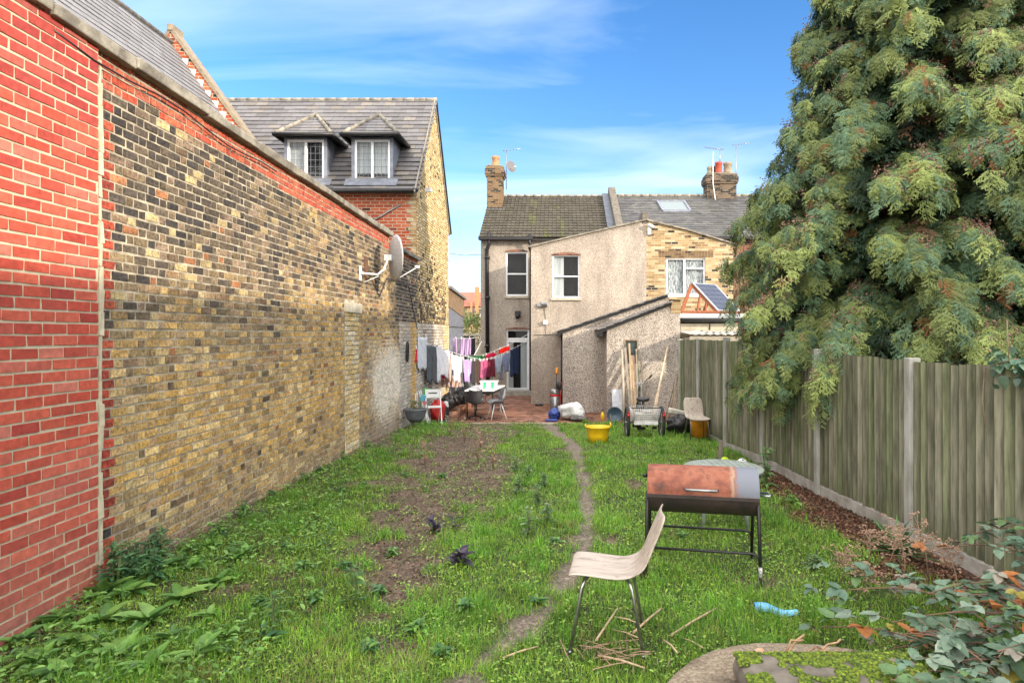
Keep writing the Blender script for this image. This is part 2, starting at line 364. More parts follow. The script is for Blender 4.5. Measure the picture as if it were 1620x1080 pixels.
cg = np.zeros((ny, nx, 3)); soil = np.array([.13, .098, .072]); under = np.array([.035, .05, .018]); mud = np.array([.17, .14, .115]); mulch = np.array([.09, .045, .03])
bm_ = bare(XX, YY)[..., None]; nn = fbm(XX * 9, YY * 9, 31, 3)[..., None]
soilc = soil * (.5 + 1.0 * nn); mulw = np.clip((XX - 2.1) * 3, 0, 1)[..., None]; soilc = soilc * (1 - mulw) + mulch * (.6 + .9 * nn) * mulw
cg = under * (1 - bm_) * (.7 + .6 * nn) + soilc * bm_
n3 = fbm(XX * 25, YY * 25, 77, 3)[..., None]; pw = np.clip(.5 - pdm / .08, 0, 1)[..., None]; cg = cg * (1 - pw) + mud * (.45 + .5 * nn + .7 * n3) * pw
mg = NM('ground_soil'); a_ = mg.n('ShaderNodeAttribute', attribute_name='Col').outputs['Color']
g_ = mg.ramp(mg.noise(38, 6, .7), [(.3, (.35, .35, .35)), (.52, (1, 1, 1)), (.66, (2.1, 2.0, 1.85))]); mg.bump(mg.noise(30, 6, .65), .9, .03)
MT['ground'] = mg.set(mg.mix(1, a_, g_, 'MULTIPLY'), .85, **{'Specular IOR Level': .3})
o = np_mesh('ground', np.stack([XX, YY, ZZ], -1).reshape(-1, 3), [np.stack([q, q + 1, q + nx + 1, q + nx], -1)], MT['ground'], col=cg.reshape(-1, 3), smooth=True); tag(o, kind='structure')

# patio of worn red blocks, at the foot of the garden
MT['paving'] = brick_mat('worn_red_paving', (.30, .13, .085), (.20, .09, .06), (.17, .13, .10), 'x', .21, .105, c3=(.36, .20, .14), darkp=.1, ms=.006)
t_ = MT['paving'].node_tree
for n_ in t_.nodes:
    if n_.type == 'COMBXYZ' and n_.inputs[1].is_linked and n_.inputs[1].links[0].from_node.type == 'SEPXYZ':
        s_ = n_.inputs[1].links[0].from_node; t_.links.new(s_.outputs[1], n_.inputs[1])
b = MB(); b.bb((-3.235, 16.32, -.75), (4.5, 24, -.495)); tag(b.build('patio', MT['paving']), kind='structure')
b = MB()
for k in range(17): b.box((-3.0 + k * .46, 16.26 + random.uniform(-.015, .015), -.55), (.44, .09, .12), rz=random.uniform(-.02, .02))
tag(b.build('patio_edge', MT['conc'], bevel=.01), kind='structure')

# ------------------------------------------------------------------ brick walls made of bricks
def lerp(a, b, t): return tuple(a[i] * (1 - t) + b[i] * t for i in range(3))
def brickwork(name, parent, X, y0, y1, z0, ztop, course, L, colf, mat, flemish=True, skip=None, proud=.005, gap=.011, off=(0, 0, 0), mott=.16, jt=.0022):
    V = []; Q = []; C = []; r = random.Random(hash(name) % 999 if False else len(name) * 7 + int(y1 * 10))
    k = 0; z = z0
    while z < max(ztop(y0), ztop(y1), ztop((y0 + y1) / 2)):
        zz = z + r.uniform(-.002, .002); y = y0 - (L / 2 if k % 2 else 0) - (L * .25 if flemish and k % 2 else 0); h = False
        while y < y1:
            l = (L / 2 if h else L) if flemish else L
            l += r.uniform(-.008, .008); ya, yb = max(y, y0), min(y + l - gap, y1); yn = y + l
            if yb - ya > .02:
                yc = (ya + yb) / 2; zt = min(zz + course - gap, ztop(yc) - .002)
                if zt - zz > .02 and not (skip and skip(yc, (zz + zt) / 2)):
                    c = colf(yc, (zz + zt) / 2, h, r); p = X + r.uniform(0, proud); j = lambda: r.uniform(-jt, jt)
                    i = r.uniform(.001, .004); b_ = len(V)
                    V += [(X - .02, ya, zz), (X - .02, yb, zz), (X - .02, yb, zt), (X - .02, ya, zt),
                          (p + j(), ya + i + j(), zz + i + j()), (p + j(), yb - i + j(), zz + i + j()), (p + j(), yb - i + j(), zt - i + j()), (p + j(), ya + i + j(), zt - i + j())]
                    Q += [(b_ + 4, b_ + 5, b_ + 6, b_ + 7), (b_, b_ + 1, b_ + 5, b_ + 4), (b_ + 1, b_ + 2, b_ + 6, b_ + 5), (b_ + 2, b_ + 3, b_ + 7, b_ + 6), (b_ + 3, b_, b_ + 4, b_ + 7)]
                    C += [kc(c, .9)] * 4 + [kc(c, 1 + r.uniform(-mott, mott)) for _ in range(4)]
            y = yn; h = not h
        z += course; k += 1
    return np_mesh(name, V, [np.array(Q)], mat, parent, np.array(C), off=off)

YEL = [(.61, .40, .15), (.64, .46, .21), (.54, .34, .12), (.57, .35, .11)]; OLV = [(.30, .215, .11), (.34, .25, .13), (.25, .18, .10), (.28, .18, .10)]; DRK = [(.085, .068, .055), (.12, .095, .07), (.055, .048, .044)]; RED = [(.50, .085, .045), (.42, .065, .04), (.55, .12, .06)]
n1d = lambda y, z, s, k=1.0: float(fbm(np.array(y * k), np.array(z * k), s, 3))
def old_col(y, z, h, r):
    zt = 3.8 - .02 * (y - 4.4)
    if zt - z < .235 + (n1d(y, 0, 5, 2) - .5) * .06: return lerp(r.choice(RED), (.42, .17, .11), r.random() * .6)
    if y < 4.62: return lerp(r.choice(RED), (.16, .04, .03), r.random() * .7) if r.random() > .18 else r.choice(DRK)
    soot = np.interp(z, [0, .3, .9, 1.7, 2.3, 3.0], [.38, .36, .12, .26, .62, .95]) * np.interp(y, [4, 6, 9, 12, 13.2, 15.5], [1.15, 1.05, .72, .75, 1.25, 1.2])
    soot += (n1d(y, z, 9, 1.1) - .5) * .9 + (n1d(y, z, 19, 3.1) - .5) * .4
    if y > 12.5 and 1.9 < z < 3.0: soot += .35
    f = max(0, min(1, soot + r.uniform(-.32, .32)))           # 0 clean yellow .. 1 soot
    a = r.choice(YEL); o_ = r.choice(OLV); d = r.choice(DRK)
    c = lerp(a, o_, min(1, f * 2)) if f < .5 else lerp(o_, d, min(1, (f - .5) * 2.2))
    t = r.random()
    if t < .03: c = lerp(c, d, .8)
    elif t < .07: c = lerp(c, (.62, .48, .24), .7)
    elif t < .085: c = (.34, .15, .07)
    elif t < .20: c = lerp(c, (.36, .25, .17), .5)
    c = kc(c, r.uniform(.82, 1.15))
    w = math.exp(-((y - 12.0) / 1.15) ** 2 - ((z - .95) / .75) ** 2) * 1.9 + (n1d(y, z, 40, 1.8) - .5) * 1.3 - .3   # old whitewash
    if 10.2 < y < 12.8: c = lerp(c, (.74, .68, .58), min(max(w, 0), .95))
    g = max(0, .33 - z) * 2.2 * np.interp(y, [4, 8, 10], [.4, .7, 1.1]); c = lerp(c, (.30, .24, .18), min(g + .0, .85))             # rendered foot of the wall
    return c
# coping tops
ct = lambda y: 3.80 - .02 * (y - 4.4)
ow = thing('old_brick_wall', (-3.235, 4.4, 0), 'tall old garden wall of sooty yellow stock bricks with concrete coping', 'brick wall')
oL = ow.location
def old_top(y): return ct(y) if y < 12.0 else 3.47
brickwork('brickwork', ow, -3.235, 4.43, 14.4, -.15, old_top, .071, .172, old_col, MT['brick'], True, jt=.0032, mott=.3, gap=.012, proud=.004, off=oL, skip=lambda y, z: (9.52 < y < 10.2 and z < 2.3) or (y > 12.78 and z < 2.06))
pan = lambda y, z, h, r: kc(r.choice([(.68, .51, .25), (.72, .57, .32), (.62, .46, .22), (.70, .60, .42)]), r.uniform(.8, 1.12))
brickwork('blocked_doorway', ow, -3.225, 9.54, 10.19, -.1, lambda y: 2.13, .075, .2, pan, MT['brick'], False, off=oL)
def pale(y, z, h, r):
    c = r.choice([(.55, .50, .43), (.60, .55, .47), (.50, .44, .37), (.46, .42, .37)]); s = n1d(y, z, 55, 2.2)
    if s > .56: c = lerp(c, (.26, .24, .22), min((s - .56) * 5, .7))
    if z > 1.7 and r.random() < .3: c = lerp(c, (.5, .35, .16), .5)
    if abs(y - 14.0) < .25: c = r.choice(YEL)
    return kc(c, r.uniform(.88, 1.08))
brickwork('pale_brickwork', ow, -3.228, 12.8, 14.4, -.3, lambda y: 2.05, .075, .2, pale, MT['brick'], False, off=oL)
b = MB(); b.bb((-3.2385, 4.40, -.9), (-3.55, 14.4, 3.45)); b.prism([(4.40, 3.4), (12.0, 3.4), (12.0, ct(12) + .0), (4.4, ct(4.4))], -3.2385, -3.50, 'x'); b.build('mortar', MT['mortar'], ow, oL)
b = MB(); b.box((-3.222, 9.87, 2.205), (.06, .74, .15), jit=.006); b.build('lintel', MT['sill'], ow, oL, bevel=.006)
V_ = []; F_ = []
for k in range(40):
    a_ = 2 * math.pi * k / 40; V_.append((-3.2372, 12.0 + .95 * math.cos(a_) * (.8 + .4 * n1d(math.cos(a_) * 2, math.sin(a_) * 2, 3)), .95 + .85 * math.sin(a_) * (.8 + .4 * n1d(math.cos(a_) * 2, math.sin(a_) * 2, 8))))
np_mesh('limewash', [(-3.2372, 12.0, .95)] + V_, [np.array([(0, 1 + k, 1 + (k + 1) % 40) for k in range(40)])], simple('old_limewash', (.80, .71, .55), (.58, .49, .34), .95, 5, .3), ow, off=oL)
b = MB(); y = 3.0
while y < 12.0:
    l = random.uniform(.75, 1.05); y2 = min(y + l, 12.02); 
    b.box((-3.40, (y + y2) / 2, (ct(y) + ct(y2)) / 2 + .045 + random.uniform(-.006, .006)), (.50, y2 - y - .012, .085), rx=-.02 + random.uniform(-.006, .006), ry=random.uniform(.04, .07), jit=.008); y = y2
b.box((-3.33, 12.65, 3.52), (.36, 1.25, .08), ry=.05, jit=.006); b.box((-3.33, 13.85, 3.50), (.36, 1.12, .08), ry=.05, jit=.006)
b.build('coping', MT['coping'], ow, oL, bevel=.012)
b = MB(); b.tube([(-3.20, 4.0 + k * .35, 3.72 - .035 * (4.0 + k * .35 - 4) - .03 * math.sin(k * 1.3)) for k in range(10)], .007, 5); b.build('cable', MT['black'], ow, oL)

rw = thing('red_brick_wall', (-3.2, 2.0, 0), 'smooth bright red brick wall in the left foreground', 'brick wall')
def red_col(y, z, h, r):
    c = lerp((.43, .068, .042), (.53, .115, .07), r.random()); c = lerp(c, (.30, .04, .035), r.random() ** 3 * .8); c = lerp(c, (.50, .20, .15), r.random() ** 9 * .6)
    s = n1d(y, z, 33, 1.2); c = lerp(c, (.58, .22, .17), max(0, s - .55) * 1.6)
    if z < .55: c = lerp(c, (.34, .15, .11), min(.75, (.55 - z) * 1.3))
    if z > 3.2: c = lerp(c, (.30, .04, .05), .35)
    return c
brickwork('brickwork', rw, -3.2, 1.6, 4.385, -.08, lambda y: 3.83, .0752, .2, red_col, MT['redbrick'], False, off=rw.location, proud=.003, gap=.0115, mott=.09)
MT['mortar_pale'] = simple('pale_mortar', (.56, .50, .36), (.44, .38, .27), .95, 12, .4, bd=.004)
b = MB(); b.bb((-3.2045, 1.55, -.5), (-3.5, 4.392, 3.83)); [b.box((-3.214 + r_, 4.413 + q_, -.05 + .16 * k_), (.03, .034 + r_ * 2, .158), jit=.006) for k_, (r_, q_) in enumerate([(random.uniform(-.006, .004), random.uniform(-.006, .006)) for _ in range(24)])]; b.build('mortar', MT['mortar_pale'], rw, rw.location)

# ------------------------------------------------------------------ roofs of real slates
def tiled(name, parent, mat, O, U, V, length, th, tw, lim, colf, thick=.012, pan=False, off=None, jit=.003, hole=None, stagger=True):
    O, U, V = Vector(O), Vector(U).normalized(), Vector(V).normalized(); N = U.cross(V).normalized()
    if N.z < 0: N = -N
    vs = []; fs = []; cs = []; r = random.Random(5); nrow = int(math.ceil(length / th))
    prof = [(0, 0), (.12, .9), (.28, .9), (.42, .1), (.75, .05), (.9, .1), (1, 0)] if pan else [(0, 0), (1, 0)]
    for k in range(nrow):
        v0 = k * th; v1 = min(v0 + th * 1.12, length); u0, u1 = lim(v0 + th / 2)
        u = u0 - (tw * .5 if (k % 2 and stagger) else 0)
        while u < u1:
            a, b2 = max(u, u0), min(u + tw - (0 if pan else .004), u1)
            if b2 - a > .01 and not (hole and hole((a + b2) / 2, v0 + th / 2)):
                c = colf(a, v0, r); lift = thick * (1.5 + r.uniform(-.2, .5)); sk = r.uniform(-jit, jit); base = len(vs); m = len(prof)
                for (t, hh) in prof:
                    uu = a + (b2 - a) * t; hp = hh * (.017 if pan else 0)
                    vs += [O + U * uu + V * (v0 + sk) + N * (.001), O + U * uu + V * (v0 + sk) + N * (lift + hp), O + U * uu + V * v1 + N * (.003 + hp)]
                    cs += [c] * 3
                for i in range(m - 1):
                    p = base + 3 * i; fs += [(p, p + 3, p + 4, p + 1), (p + 1, p + 4, p + 5, p + 2)]
                fs += [(base, base + 1, base + 2, base + 2), (base + 3 * (m - 1), base + 3 * m - 1, base + 3 * m - 2, base + 3 * m - 2)][:0]
            u += tw
    return np_mesh(name, [tuple(v) for v in vs], [np.array(fs)], mat, parent, np.array(cs), off=off)

# ---- the house with dormers beyond the wall
dh = thing('dormer_house', (-6.4, 16.4, -.5), 'pale gabled building with two lead dormers in its slate roof', 'house'); D0 = dh.location
sl = 1.286; rz_ = lambda y: 5.04 + (y - 14.2) * sl
b = MB(); b.prism([(14.42, -.5), (18.45, -.5), (18.45, 4.9), (16.4, 7.76), (14.42, 5.2)], -9.6, -3.26, 'x'); b.build('wall', MT['mortar'], dh, D0)
b = MB(); b.bb((-9.6, 14.40, 2.8), (-3.26, 14.43, 5.2)); b.build('front_wall', MT['redwall'], dh, D0)
b = MB()
for k in range(18): b.bb((-3.26 - (.22 if k % 2 else .12), 14.385, 3.45 + k * .1), (-3.262, 14.40, 3.54 + k * .1))
b.build('quoin', MT['stock'], dh, D0)
def gab_top(y): return min(5.2 + (y - 14.4) * 1.28, 7.80, 7.80 - (y - 16.4) * 1.42)
def gab_col(y, z, h, r):
    c = r.choice([(.62, .50, .27), (.66, .55, .34), (.56, .42, .20), (.60, .46, .22), (.48, .36, .19)]); s = np.interp(z, [1.9, 2.5, 3.3, 3.9], [.75, .62, .25, 0]) + (n1d(y, z, 70, 1.3) - .5) * .6
    if y > 18.0: s = 0
    if r.random() < s: c = r.choice(DRK + OLV)
    return kc(c, r.uniform(.75, 1.15))
brickwork('gable_brickwork', dh, -3.238, 14.41, 18.46, 2.06, gab_top, .066, .17, gab_col, MT['brick'], True, off=D0, proud=.006, mott=.25)
brickwork('painted_brickwork', dh, -3.232, 14.41, 17.6, -.5, lambda y: 2.05, .075, .2, pale, MT['brick'], False, off=D0)
brickwork('corner_brickwork', dh, -3.228, 17.62, 18.46, -.5, lambda y: 2.05, .075, .2, pan, MT['brick'], True, off=D0)
slc = lambda a, v, r: kc((.125, .12, .125) if r.random() < .8 else (.15, .135, .12), r.uniform(.7, 1.2))
dl = math.hypot(1, sl); slope_len = (16.4 - 14.2) * dl
def dhole(u, v):
    x = -9.6 + u; y = 14.2 + v / dl
    return any(cx - .48 < x < cx + .48 and 14.40 < y < 15.65 for cx in (-5.79, -4.27))
tiled('roof', dh, MT['slate'], (-9.6, 14.2, 5.04), (1, 0, 0), (0, 1, sl), slope_len, .165, .30, lambda v: (0, 6.44), slc, .012, off=D0, hole=None)
b = MB(); b.prism([(14.18, 4.98), (16.4, 7.83), (18.62, 4.72), (18.62, 4.80), (16.4, 7.87), (14.18, 5.03)], -9.6, -3.17, 'x'); b.build('roof_deck', MT['dark'], dh, D0)
b = MB()
for k in range(22): b.tube([(-9.55 + k * .29, 16.4, 7.86), (-9.55 + k * .29 + .285, 16.4, 7.865)], .055, 10)
b.build('ridge_tile', MT['coping'], dh, D0)
b = MB(); b.tube([(-9.6, 14.14, 5.0), (-3.2, 14.14, 5.0)], .055, 10); b.build('gutter', MT['blackmetal'], dh, D0)
b = MB(); b.bar((-3.225, 14.1, 4.92), (-3.225, 16.4, 7.80), .03, .13); b.bar((-3.225, 16.4, 7.80), (-3.225, 18.62, 4.72), .03, .13); b.build('bargeboard', MT['coping'], dh, D0)
b = MB(); b.bar((-3.17, 15.0, 5.2), (-3.03, 14.95, 5.2), .09, .09); b.build('security_light', MT['white'], dh, D0)
b = MB(); b.tube([(-4.6, 14.37, 4.15), (-3.6, 14.37, 4.75)], .018, 6); b.build('pipe', MT['steel'], dh, D0)
def window(parent, x0, x1, z0, z1, Y, off, kind='sash', t=.045, depth=.07, curt=None, sub=True, name='window', mat='upvc', back=.35, label=None):
    """uPVC window in a plane facing -Y"""
    f = MB(); yb = Y + depth
    f.bb((x0, Y, z0), (x0 + t, yb, z1)); f.bb((x1 - t, Y, z0), (x1, yb, z1)); f.bb((x0 + t, Y, z1 - t), (x1 - t, yb, z1)); f.bb((x0 + t, Y, z0), (x1 - t, yb, z0 + t))
    zm = (z0 + z1) / 2; xm = (x0 + x1) / 2
    if kind == 'sash': f.bb((x0 + t, Y - .003, zm - t * .45), (x1 - t, yb - .003, zm + t * .45))
    if kind == 'two': f.bb((xm - t * .55, Y - .003, z0 + t), (xm + t * .55, yb - .003, z1 - t))
    if kind == 'side':
        xm = x0 + (x1 - x0) * .47; zt = z1 - (z1 - z0) * .28
        f.bb((xm - t * .6, Y - .003, z0 + t), (xm + t * .6, yb - .003, z1 - t)); f.bb((xm + t * .6, Y - .004, zt - t * .5), (x1 - t, yb, zt + t * .5))
    if kind == 'fan': pass
    w = f.build(name, MT[mat], parent, off, bevel=.004)
    if label: w['label'] = label
    g = MB(); g.bb((x0 + t * .7, Y + depth * .55, z0 + t * .7), (x1 - t * .7, Y + depth * .55 + .006, z1 - t * .7)); g.build('pane', MT['pane'], w)
    w.children[0].data.transform(Matrix.Translation(-Vector(off)))
    d = MB(); yk = Y + back
    d.add([(x0, yb, z0), (x1, yb, z0), (x1, yb, z1), (x0, yb, z1), (x0, yk, z0), (x1, yk, z0), (x1, yk, z1), (x0, yk, z1)], [(4, 5, 6, 7), (0, 1, 5, 4), (3, 7, 6, 2), (0, 4, 7, 3), (1, 2, 6, 5)])
    d.build('reveal', MT['dark'], w, off)
    for (a, c_, mk) in curt or []:
        xa, xb = x0 + (x1 - x0) * a, x0 + (x1 - x0) * c_; n = 24; vs = []
        for i in range(n + 1):
            x = xa + (xb - xa) * i / n; yy = yb + .018 + .008 * math.sin(i * 1.7) + .005 * math.sin(i * 3.1)
            vs += [(x, yy, z0 + .01), (x, yy, z1 - .01)]
        cm = MB(); cm.add(vs, [(2 * i, 2 * i + 2, 2 * i + 3, 2 * i + 1) for i in range(n)], True); cm.build('curtain', MT[mk], w, off, fix=False)
    return w
for (xa, xb, ca, cbk) in ((-6.28, -5.30, -6.37, -5.13), (-4.745, -3.796, -4.87, -3.635)):
    Yf = 14.42; cx = (ca + cbk) / 2; ze = 6.29
    d = MB(); n0 = 5.22
    # front surround and cheeks
    for (u0, u1, w0, w1) in ((xa, xa + .07, n0, ze - .02), (xb - .07, xb, n0, ze - .02), (xa + .07, xb - .07, n0, n0 + .09), (xa + .07, xb - .07, ze - .06, ze - .02)): d.bb((u0, Yf, w0), (u1, Yf + .12, w1))
    for xx, s_ in ((xa, 1), (xb, -1)): d.prism([(Yf + .12, n0 + .1), (Yf + .12, ze - .02), (15.25, ze - .02)], xx, xx + s_ * .04, 'x')
    dm = d.build('dormer', MT['lead'], dh, D0)
    fr = MB(); ap = Vector((cx, 14.93, 6.95)); rb = Vector((cx, 15.72, 6.97)); A = Vector((ca, 14.2, ze)); B_ = Vector((cbk, 14.2, ze)); C_ = Vector((cbk, 15.3, ze)); E_ = Vector((ca, 15.3, ze))
    fr.add([A, B_, C_, E_, ap, rb], [(0, 3, 2, 1), (0, 1, 4), (1, 2, 5, 4), (3, 0, 4, 5)]); fr.build('dormer_soffit', MT['blackmetal'], dm, D0)
    V_ = (ap - (A + B_) / 2); L_ = V_.length; hw = (cbk - ca) / 2
    tiled('dormer_slates', dm, MT['slate'], ((ca + cbk) / 2, 14.2, ze), (1, 0, 0), V_, L_, .15, .22, lambda v: (-hw * (1 - v / L_), hw * (1 - v / L_)), slc, .01, off=D0)
    Vs = Vector((cx, 0, ap.z)) - Vector((cbk, 0, ze)); Ls = Vs.length
    tiled('dormer_slates', dm, MT['slate'], (cbk, 14.2, ze), (0, 1, 0), Vs, Ls, .15, .22, lambda v: (.73 * v / Ls, 1.08 + .44 * v / Ls), slc, .01, off=D0)
    h_ = MB()
    for e0, e1 in ((A, ap), (B_, ap), (ap, rb)):
        m_ = max(2, int((e1 - e0).length / .2))
        for k in range(m_): h_.tube([e0.lerp(e1, k / m_) + Vector((0, 0, .02)), e0.lerp(e1, (k + .96) / m_) + Vector((0, 0, .028))], .045, 8)
    h_.build('hip_tile', MT['coping'], dm, D0)
    g = MB(); g.tube([A + Vector((-.03, .9, -.02)), A + Vector((-.03, -.04, -.02)), B_ + Vector((.03, -.04, -.02)), B_ + Vector((.03, 1.05, -.02))], .05, 8); g.build('dormer_gutter', MT['blackmetal'], dm, D0)
    w = window(dm, xa + .07, xb - .07, n0 + .09, ze - .06, Yf + .01, D0, 'two', .05, .07, [(.04, .96, 'curtain')] if cx > -5 else [(.04, .5, 'curtain')], back=.3)
    lb = MB()
    for k in range(1, 8):
        if k != 4: xx = xa + .07 + (xb - xa - .14) * k / 8; lb.bb((xx - .004, Yf + .03, n0 + .14), (xx + .004, Yf + .036, ze - .1))
    for k in range(1, 6): zz = n0 + .09 + (ze - n0 - .15) * k / 6; lb.bb((xa + .12, Yf + .029, zz - .004), (xb - .12, Yf + .037, zz + .004))
    lb.build('glazing_lattice', MT['lead'], w, D0)
    ap_ = MB(); ap_.add([(xa - .12, 14.40, 5.325), (xb + .12, 14.40, 5.325), (xb + .12, 14.26, 5.145), (xa - .12, 14.26, 5.145)], [(0, 1, 2, 3)]); ap_.build('lead_apron', MT['lead'], dm, D0, solid=.02)

# ---- the church roof and gable, top left
ch = thing('church', (-8.3, 8, -.5), 'large slate church roof with red brick gable parapet above the wall', 'church'); C0 = ch.location
b = MB(); b.prism([(-8.3, 7.9), (-4.3, 2.3), (-4.3, -.5), (-12.3, -.5), (-12.3, 2.3)], 1.0, 13.5, 'y'); b.build('wall', MT['redwall'], ch, C0)
csl = 1.4; clen = 4.2 * math.hypot(1, csl)
tiled('roof', ch, MT['slate'], (-4.1, 13.5, 8.0 - 4.2 * csl), (0, -1, 0), (-1, 0, csl), clen, .17, .32, lambda v: (0, 12.2), lambda a, v, r: kc((.185, .18, .182), r.uniform(.82, 1.1)), .011, off=C0)
b = MB(); b.tube([(-8.3, 1.2, 8.02), (-8.3, 13.5, 8.02)], .06, 8); b.build('ridge_tile', MT['coping'], ch, C0)
b = MB(); b.prism([(-8.3, 8.30), (-3.75, 1.93), (-3.75, -.5), (-12.9, -.5), (-12.9, 1.86)], 13.5, 13.85, 'y'); b.build('gable_wall', MT['redwall'], ch, C0)
b = MB()
p0 = Vector((-8.3, 13.66, 8.40)); p1 = Vector((-3.7, 13.66, 1.96)); p0.z = 8.31; p1.z = 1.90; b.bar(p0, p1, .36, .07, (0, 0, 1)); b.bar(p0, Vector((-12.9, 13.66, 1.90)), .36, .07)
b.bb((-8.36, 13.46, 8.27), (-8.24, 13.86, 8.40))
b.build('gable_coping', MT['terrabuff'], ch, C0)
b = MB(); 
for k in range(26):
    t = k / 26; b.box((-8.0 + t * 4.2, 13.485, 7.62 - t * 4.2 * csl - .02), (.14, .02, .13), ry=.2)
b.build('flashing', MT['white'], ch, C0)
for yy in (9.2, 11.0, 12.5):
    b = MB(); b.box((-7.2 + (yy - 9) * .15, yy, 8.0 - (1.1 + (yy - 9) * .15) * csl + .03), (.1, .1, .05), ry=.95); b.build('roof_vent', MT['lead'], ch, C0)

# ------------------------------------------------------------------ the terrace of two houses
def wall_y(name, parent, mat, x0, x1, z0, top, Y, holes, off, reveal=.12, thick=.0):
    """wall facing -Y with holes (xa,xb,za,zb); top = function of x"""
    xs_ = sorted(set([x0, x1] + [h[0] for h in holes] + [h[1] for h in holes] + list(np.linspace(x0, x1, 9)))); b = MB()
    for a, c_ in zip(xs_[:-1], xs_[1:]):
        m = (a + c_) / 2; hs = sorted([h for h in holes if h[0] < m < h[1]], key=lambda h: h[2]); z = (z0, z0)
        for h in hs: b.add([(a, Y, z[0]), (c_, Y, z[1]), (c_, Y, h[2]), (a, Y, h[2])], [(0, 1, 2, 3)]); z = (h[3], h[3])
        b.add([(a, Y, z[0]), (c_, Y, z[1]), (c_, Y, top(c_)), (a, Y, top(a))], [(0, 1, 2, 3)])
    for xa, xb, za, zb in holes:
        y2 = Y + reveal; b.add([(xa, Y, za), (xb, Y, za), (xb, Y, zb), (xa, Y, zb), (xa, y2, za), (xb, y2, za), (xb, y2, zb), (xa, y2, zb)], [(0, 4, 5, 1), (3, 2, 6, 7), (0, 3, 7, 4), (1, 5, 6, 2)])
    return b.build(name, mat, parent, off, fix=False)
px = lambda x, Y: (x - FX) / FP * Y
pz = lambda y, Y: H + (FY - y) / FP * Y
MT['valley'] = simple('dark_lead', (.10, .115, .145), (.06, .07, .09), .6, 5, .1)
lh = thing('pebbledashed_house', (0, 23.8, -.5), 'pebbledashed terraced house with brown tiled roof and back extension', 'house'); L0 = lh.location
YM, YO = 23.8, 20.8
XL, XP = px(760.5, YM), 2.13; XO0, XO1, XO2 = px(840, YO), px(1022.5, YO), px(1160, YO)
wA = (px(800, YM), px(835, YM), pz(468, YM), pz(398, YM)); dA = (px(801, YM), px(837, YM), pz(617, YM), pz(521, YM))
wall_y('wall', lh, MT['pebble'], XL, XP, -.5, lambda x: 5.42, YM, [wA, dA], L0)
b = MB(); b.prism([(YM + .01, -.5), (31, -.5), (31, 5.2), (27.3, 7.6), (YM + .01, 5.3)], XL, XL + .25, 'x'); b.build('side_wall', MT['pebble'], lh, L0)
wB = (px(874, YO), px(917, YO), pz(471, YO), pz(403, YO))
ot = lambda x: np.interp(x, [XO0, px(918, YO), XO1], [pz(391, YO), pz(372, YO), pz(349, YO)])
wall_y('extension_wall', lh, MT['pebble'], XO0, XO1, -.5, lambda x: float(ot(x)), YO, [wB], L0)
b = MB(); b.bb((XO0, YO + .01, -.5), (XO0 + .2, YM, 4.5)); b.build('extension_side_wall', MT['pebble'], lh, L0)
b = MB(); b.prism([(XO0 - .1, pz(392, YO) - .0), (px(918, YO), pz(372.5, YO)), (XO1 - .02, pz(349, YO)), (XO1 - .02, pz(349, YO) + .05), (px(918, YO), pz(372.5, YO) + .05), (XO0 - .12, pz(392, YO) + .05)], YO - .08, YM, 'y'); b.build('extension_roof', MT['coping'], lh, L0)
rs = (7.72 - 5.40) / (27.3 - 23.6); rl = math.hypot(1, rs) * 3.7
tc_ = lambda a, v, r: kc(lerp((.072, .064, .048), (.13, .15, .03), max(0, n1d(a, v * .35, 3, 1.6) - .60) * 3.2 if 1.0 < a < 3.2 else 0), r.uniform(.8, 1.15))
tiled('roof', lh, MT['tile'], (XL - .04, 23.6, 5.40), (1, 0, 0), (0, 1, rs), rl, .265, .16, lambda v: (0, XP - XL - .02), tc_, .026, pan=True, off=L0, stagger=False)
b = MB(); b.prism([(23.6, 5.34), (27.3, 7.68), (31, 5.34), (31, 5.25), (27.3, 7.6), (23.6, 5.28)], XL - .03, XP, 'x'); b.build('roof_deck', MT['dark'], lh, L0)
b = MB()
for k in range(14): b.tube([(XL + .36 * k, 27.3, 7.74), (XL + .36 * k + .35, 27.3, 7.745)], .07, 8)
b.build('ridge_tile', MT['coping'], lh, L0)
b = MB(); b.bb((XL - .05, 23.46, 5.30), (px(843, 23.5), 23.58, 5.41)); b.build('gutter', MT['blackmetal'], lh, L0)
b = MB()
x_ = px(774, 23.6); b.tube([(x_ - .02, 23.6, 5.6), (x_ - .02, 23.6, 5.15), (x_ - .1, 23.68, 4.95), (x_ - .1, 23.7, 4.6), (x_ - .06, 23.7, -.5)], .075, 10)
for z_ in (4.6, 3.1, 1.3): b.tube([(x_ - .08, 23.7, z_), (x_ - .08, 23.7, z_ + .1)], .1, 10)
b.build('drainpipe', MT['blackmetal'], lh, L0)
b = MB(); x_ = px(837.5, 23.5); b.tube([(x_, 23.55, 5.5), (x_, 23.55, 5.2), (x_ + .06, 23.6, 5.0), (x_ + .06, 23.6, -.5)], .06, 10); b.build('drainpipe', MT['blackmetal'], lh, L0)
window(lh, wA[0], wA[1], wA[2], wA[3], YM + .06, L0, 'sash', .06, label='narrow white sash window beside the black drainpipe')
window(lh, wB[0], wB[1], wB[2], wB[3], YO + .06, L0, 'sash', .05, curt=[(.06, .42, 'curtain')], label='white sash window with a pale curtain on its left half')
dz = pz(537, YM)
window(lh, dA[0], dA[1], dz, dA[3], YM + .06, L0, 'fan', .06, name='fanlight')
window(lh, dA[0], dA[1], dA[2], dz - .02, YM + .06, L0, 'fan', .08, curt=[(.04, .3, 'curtain'), (.62, .96, 'curtain')], name='glazed_door')
b = MB(); b.bb((wA[0] - .06, YM - .05, wA[2] - .09), (wA[1] + .06, YM + .06, wA[2] - .003)); b.build('sill', MT['sill'], lh, L0, bevel=.01)
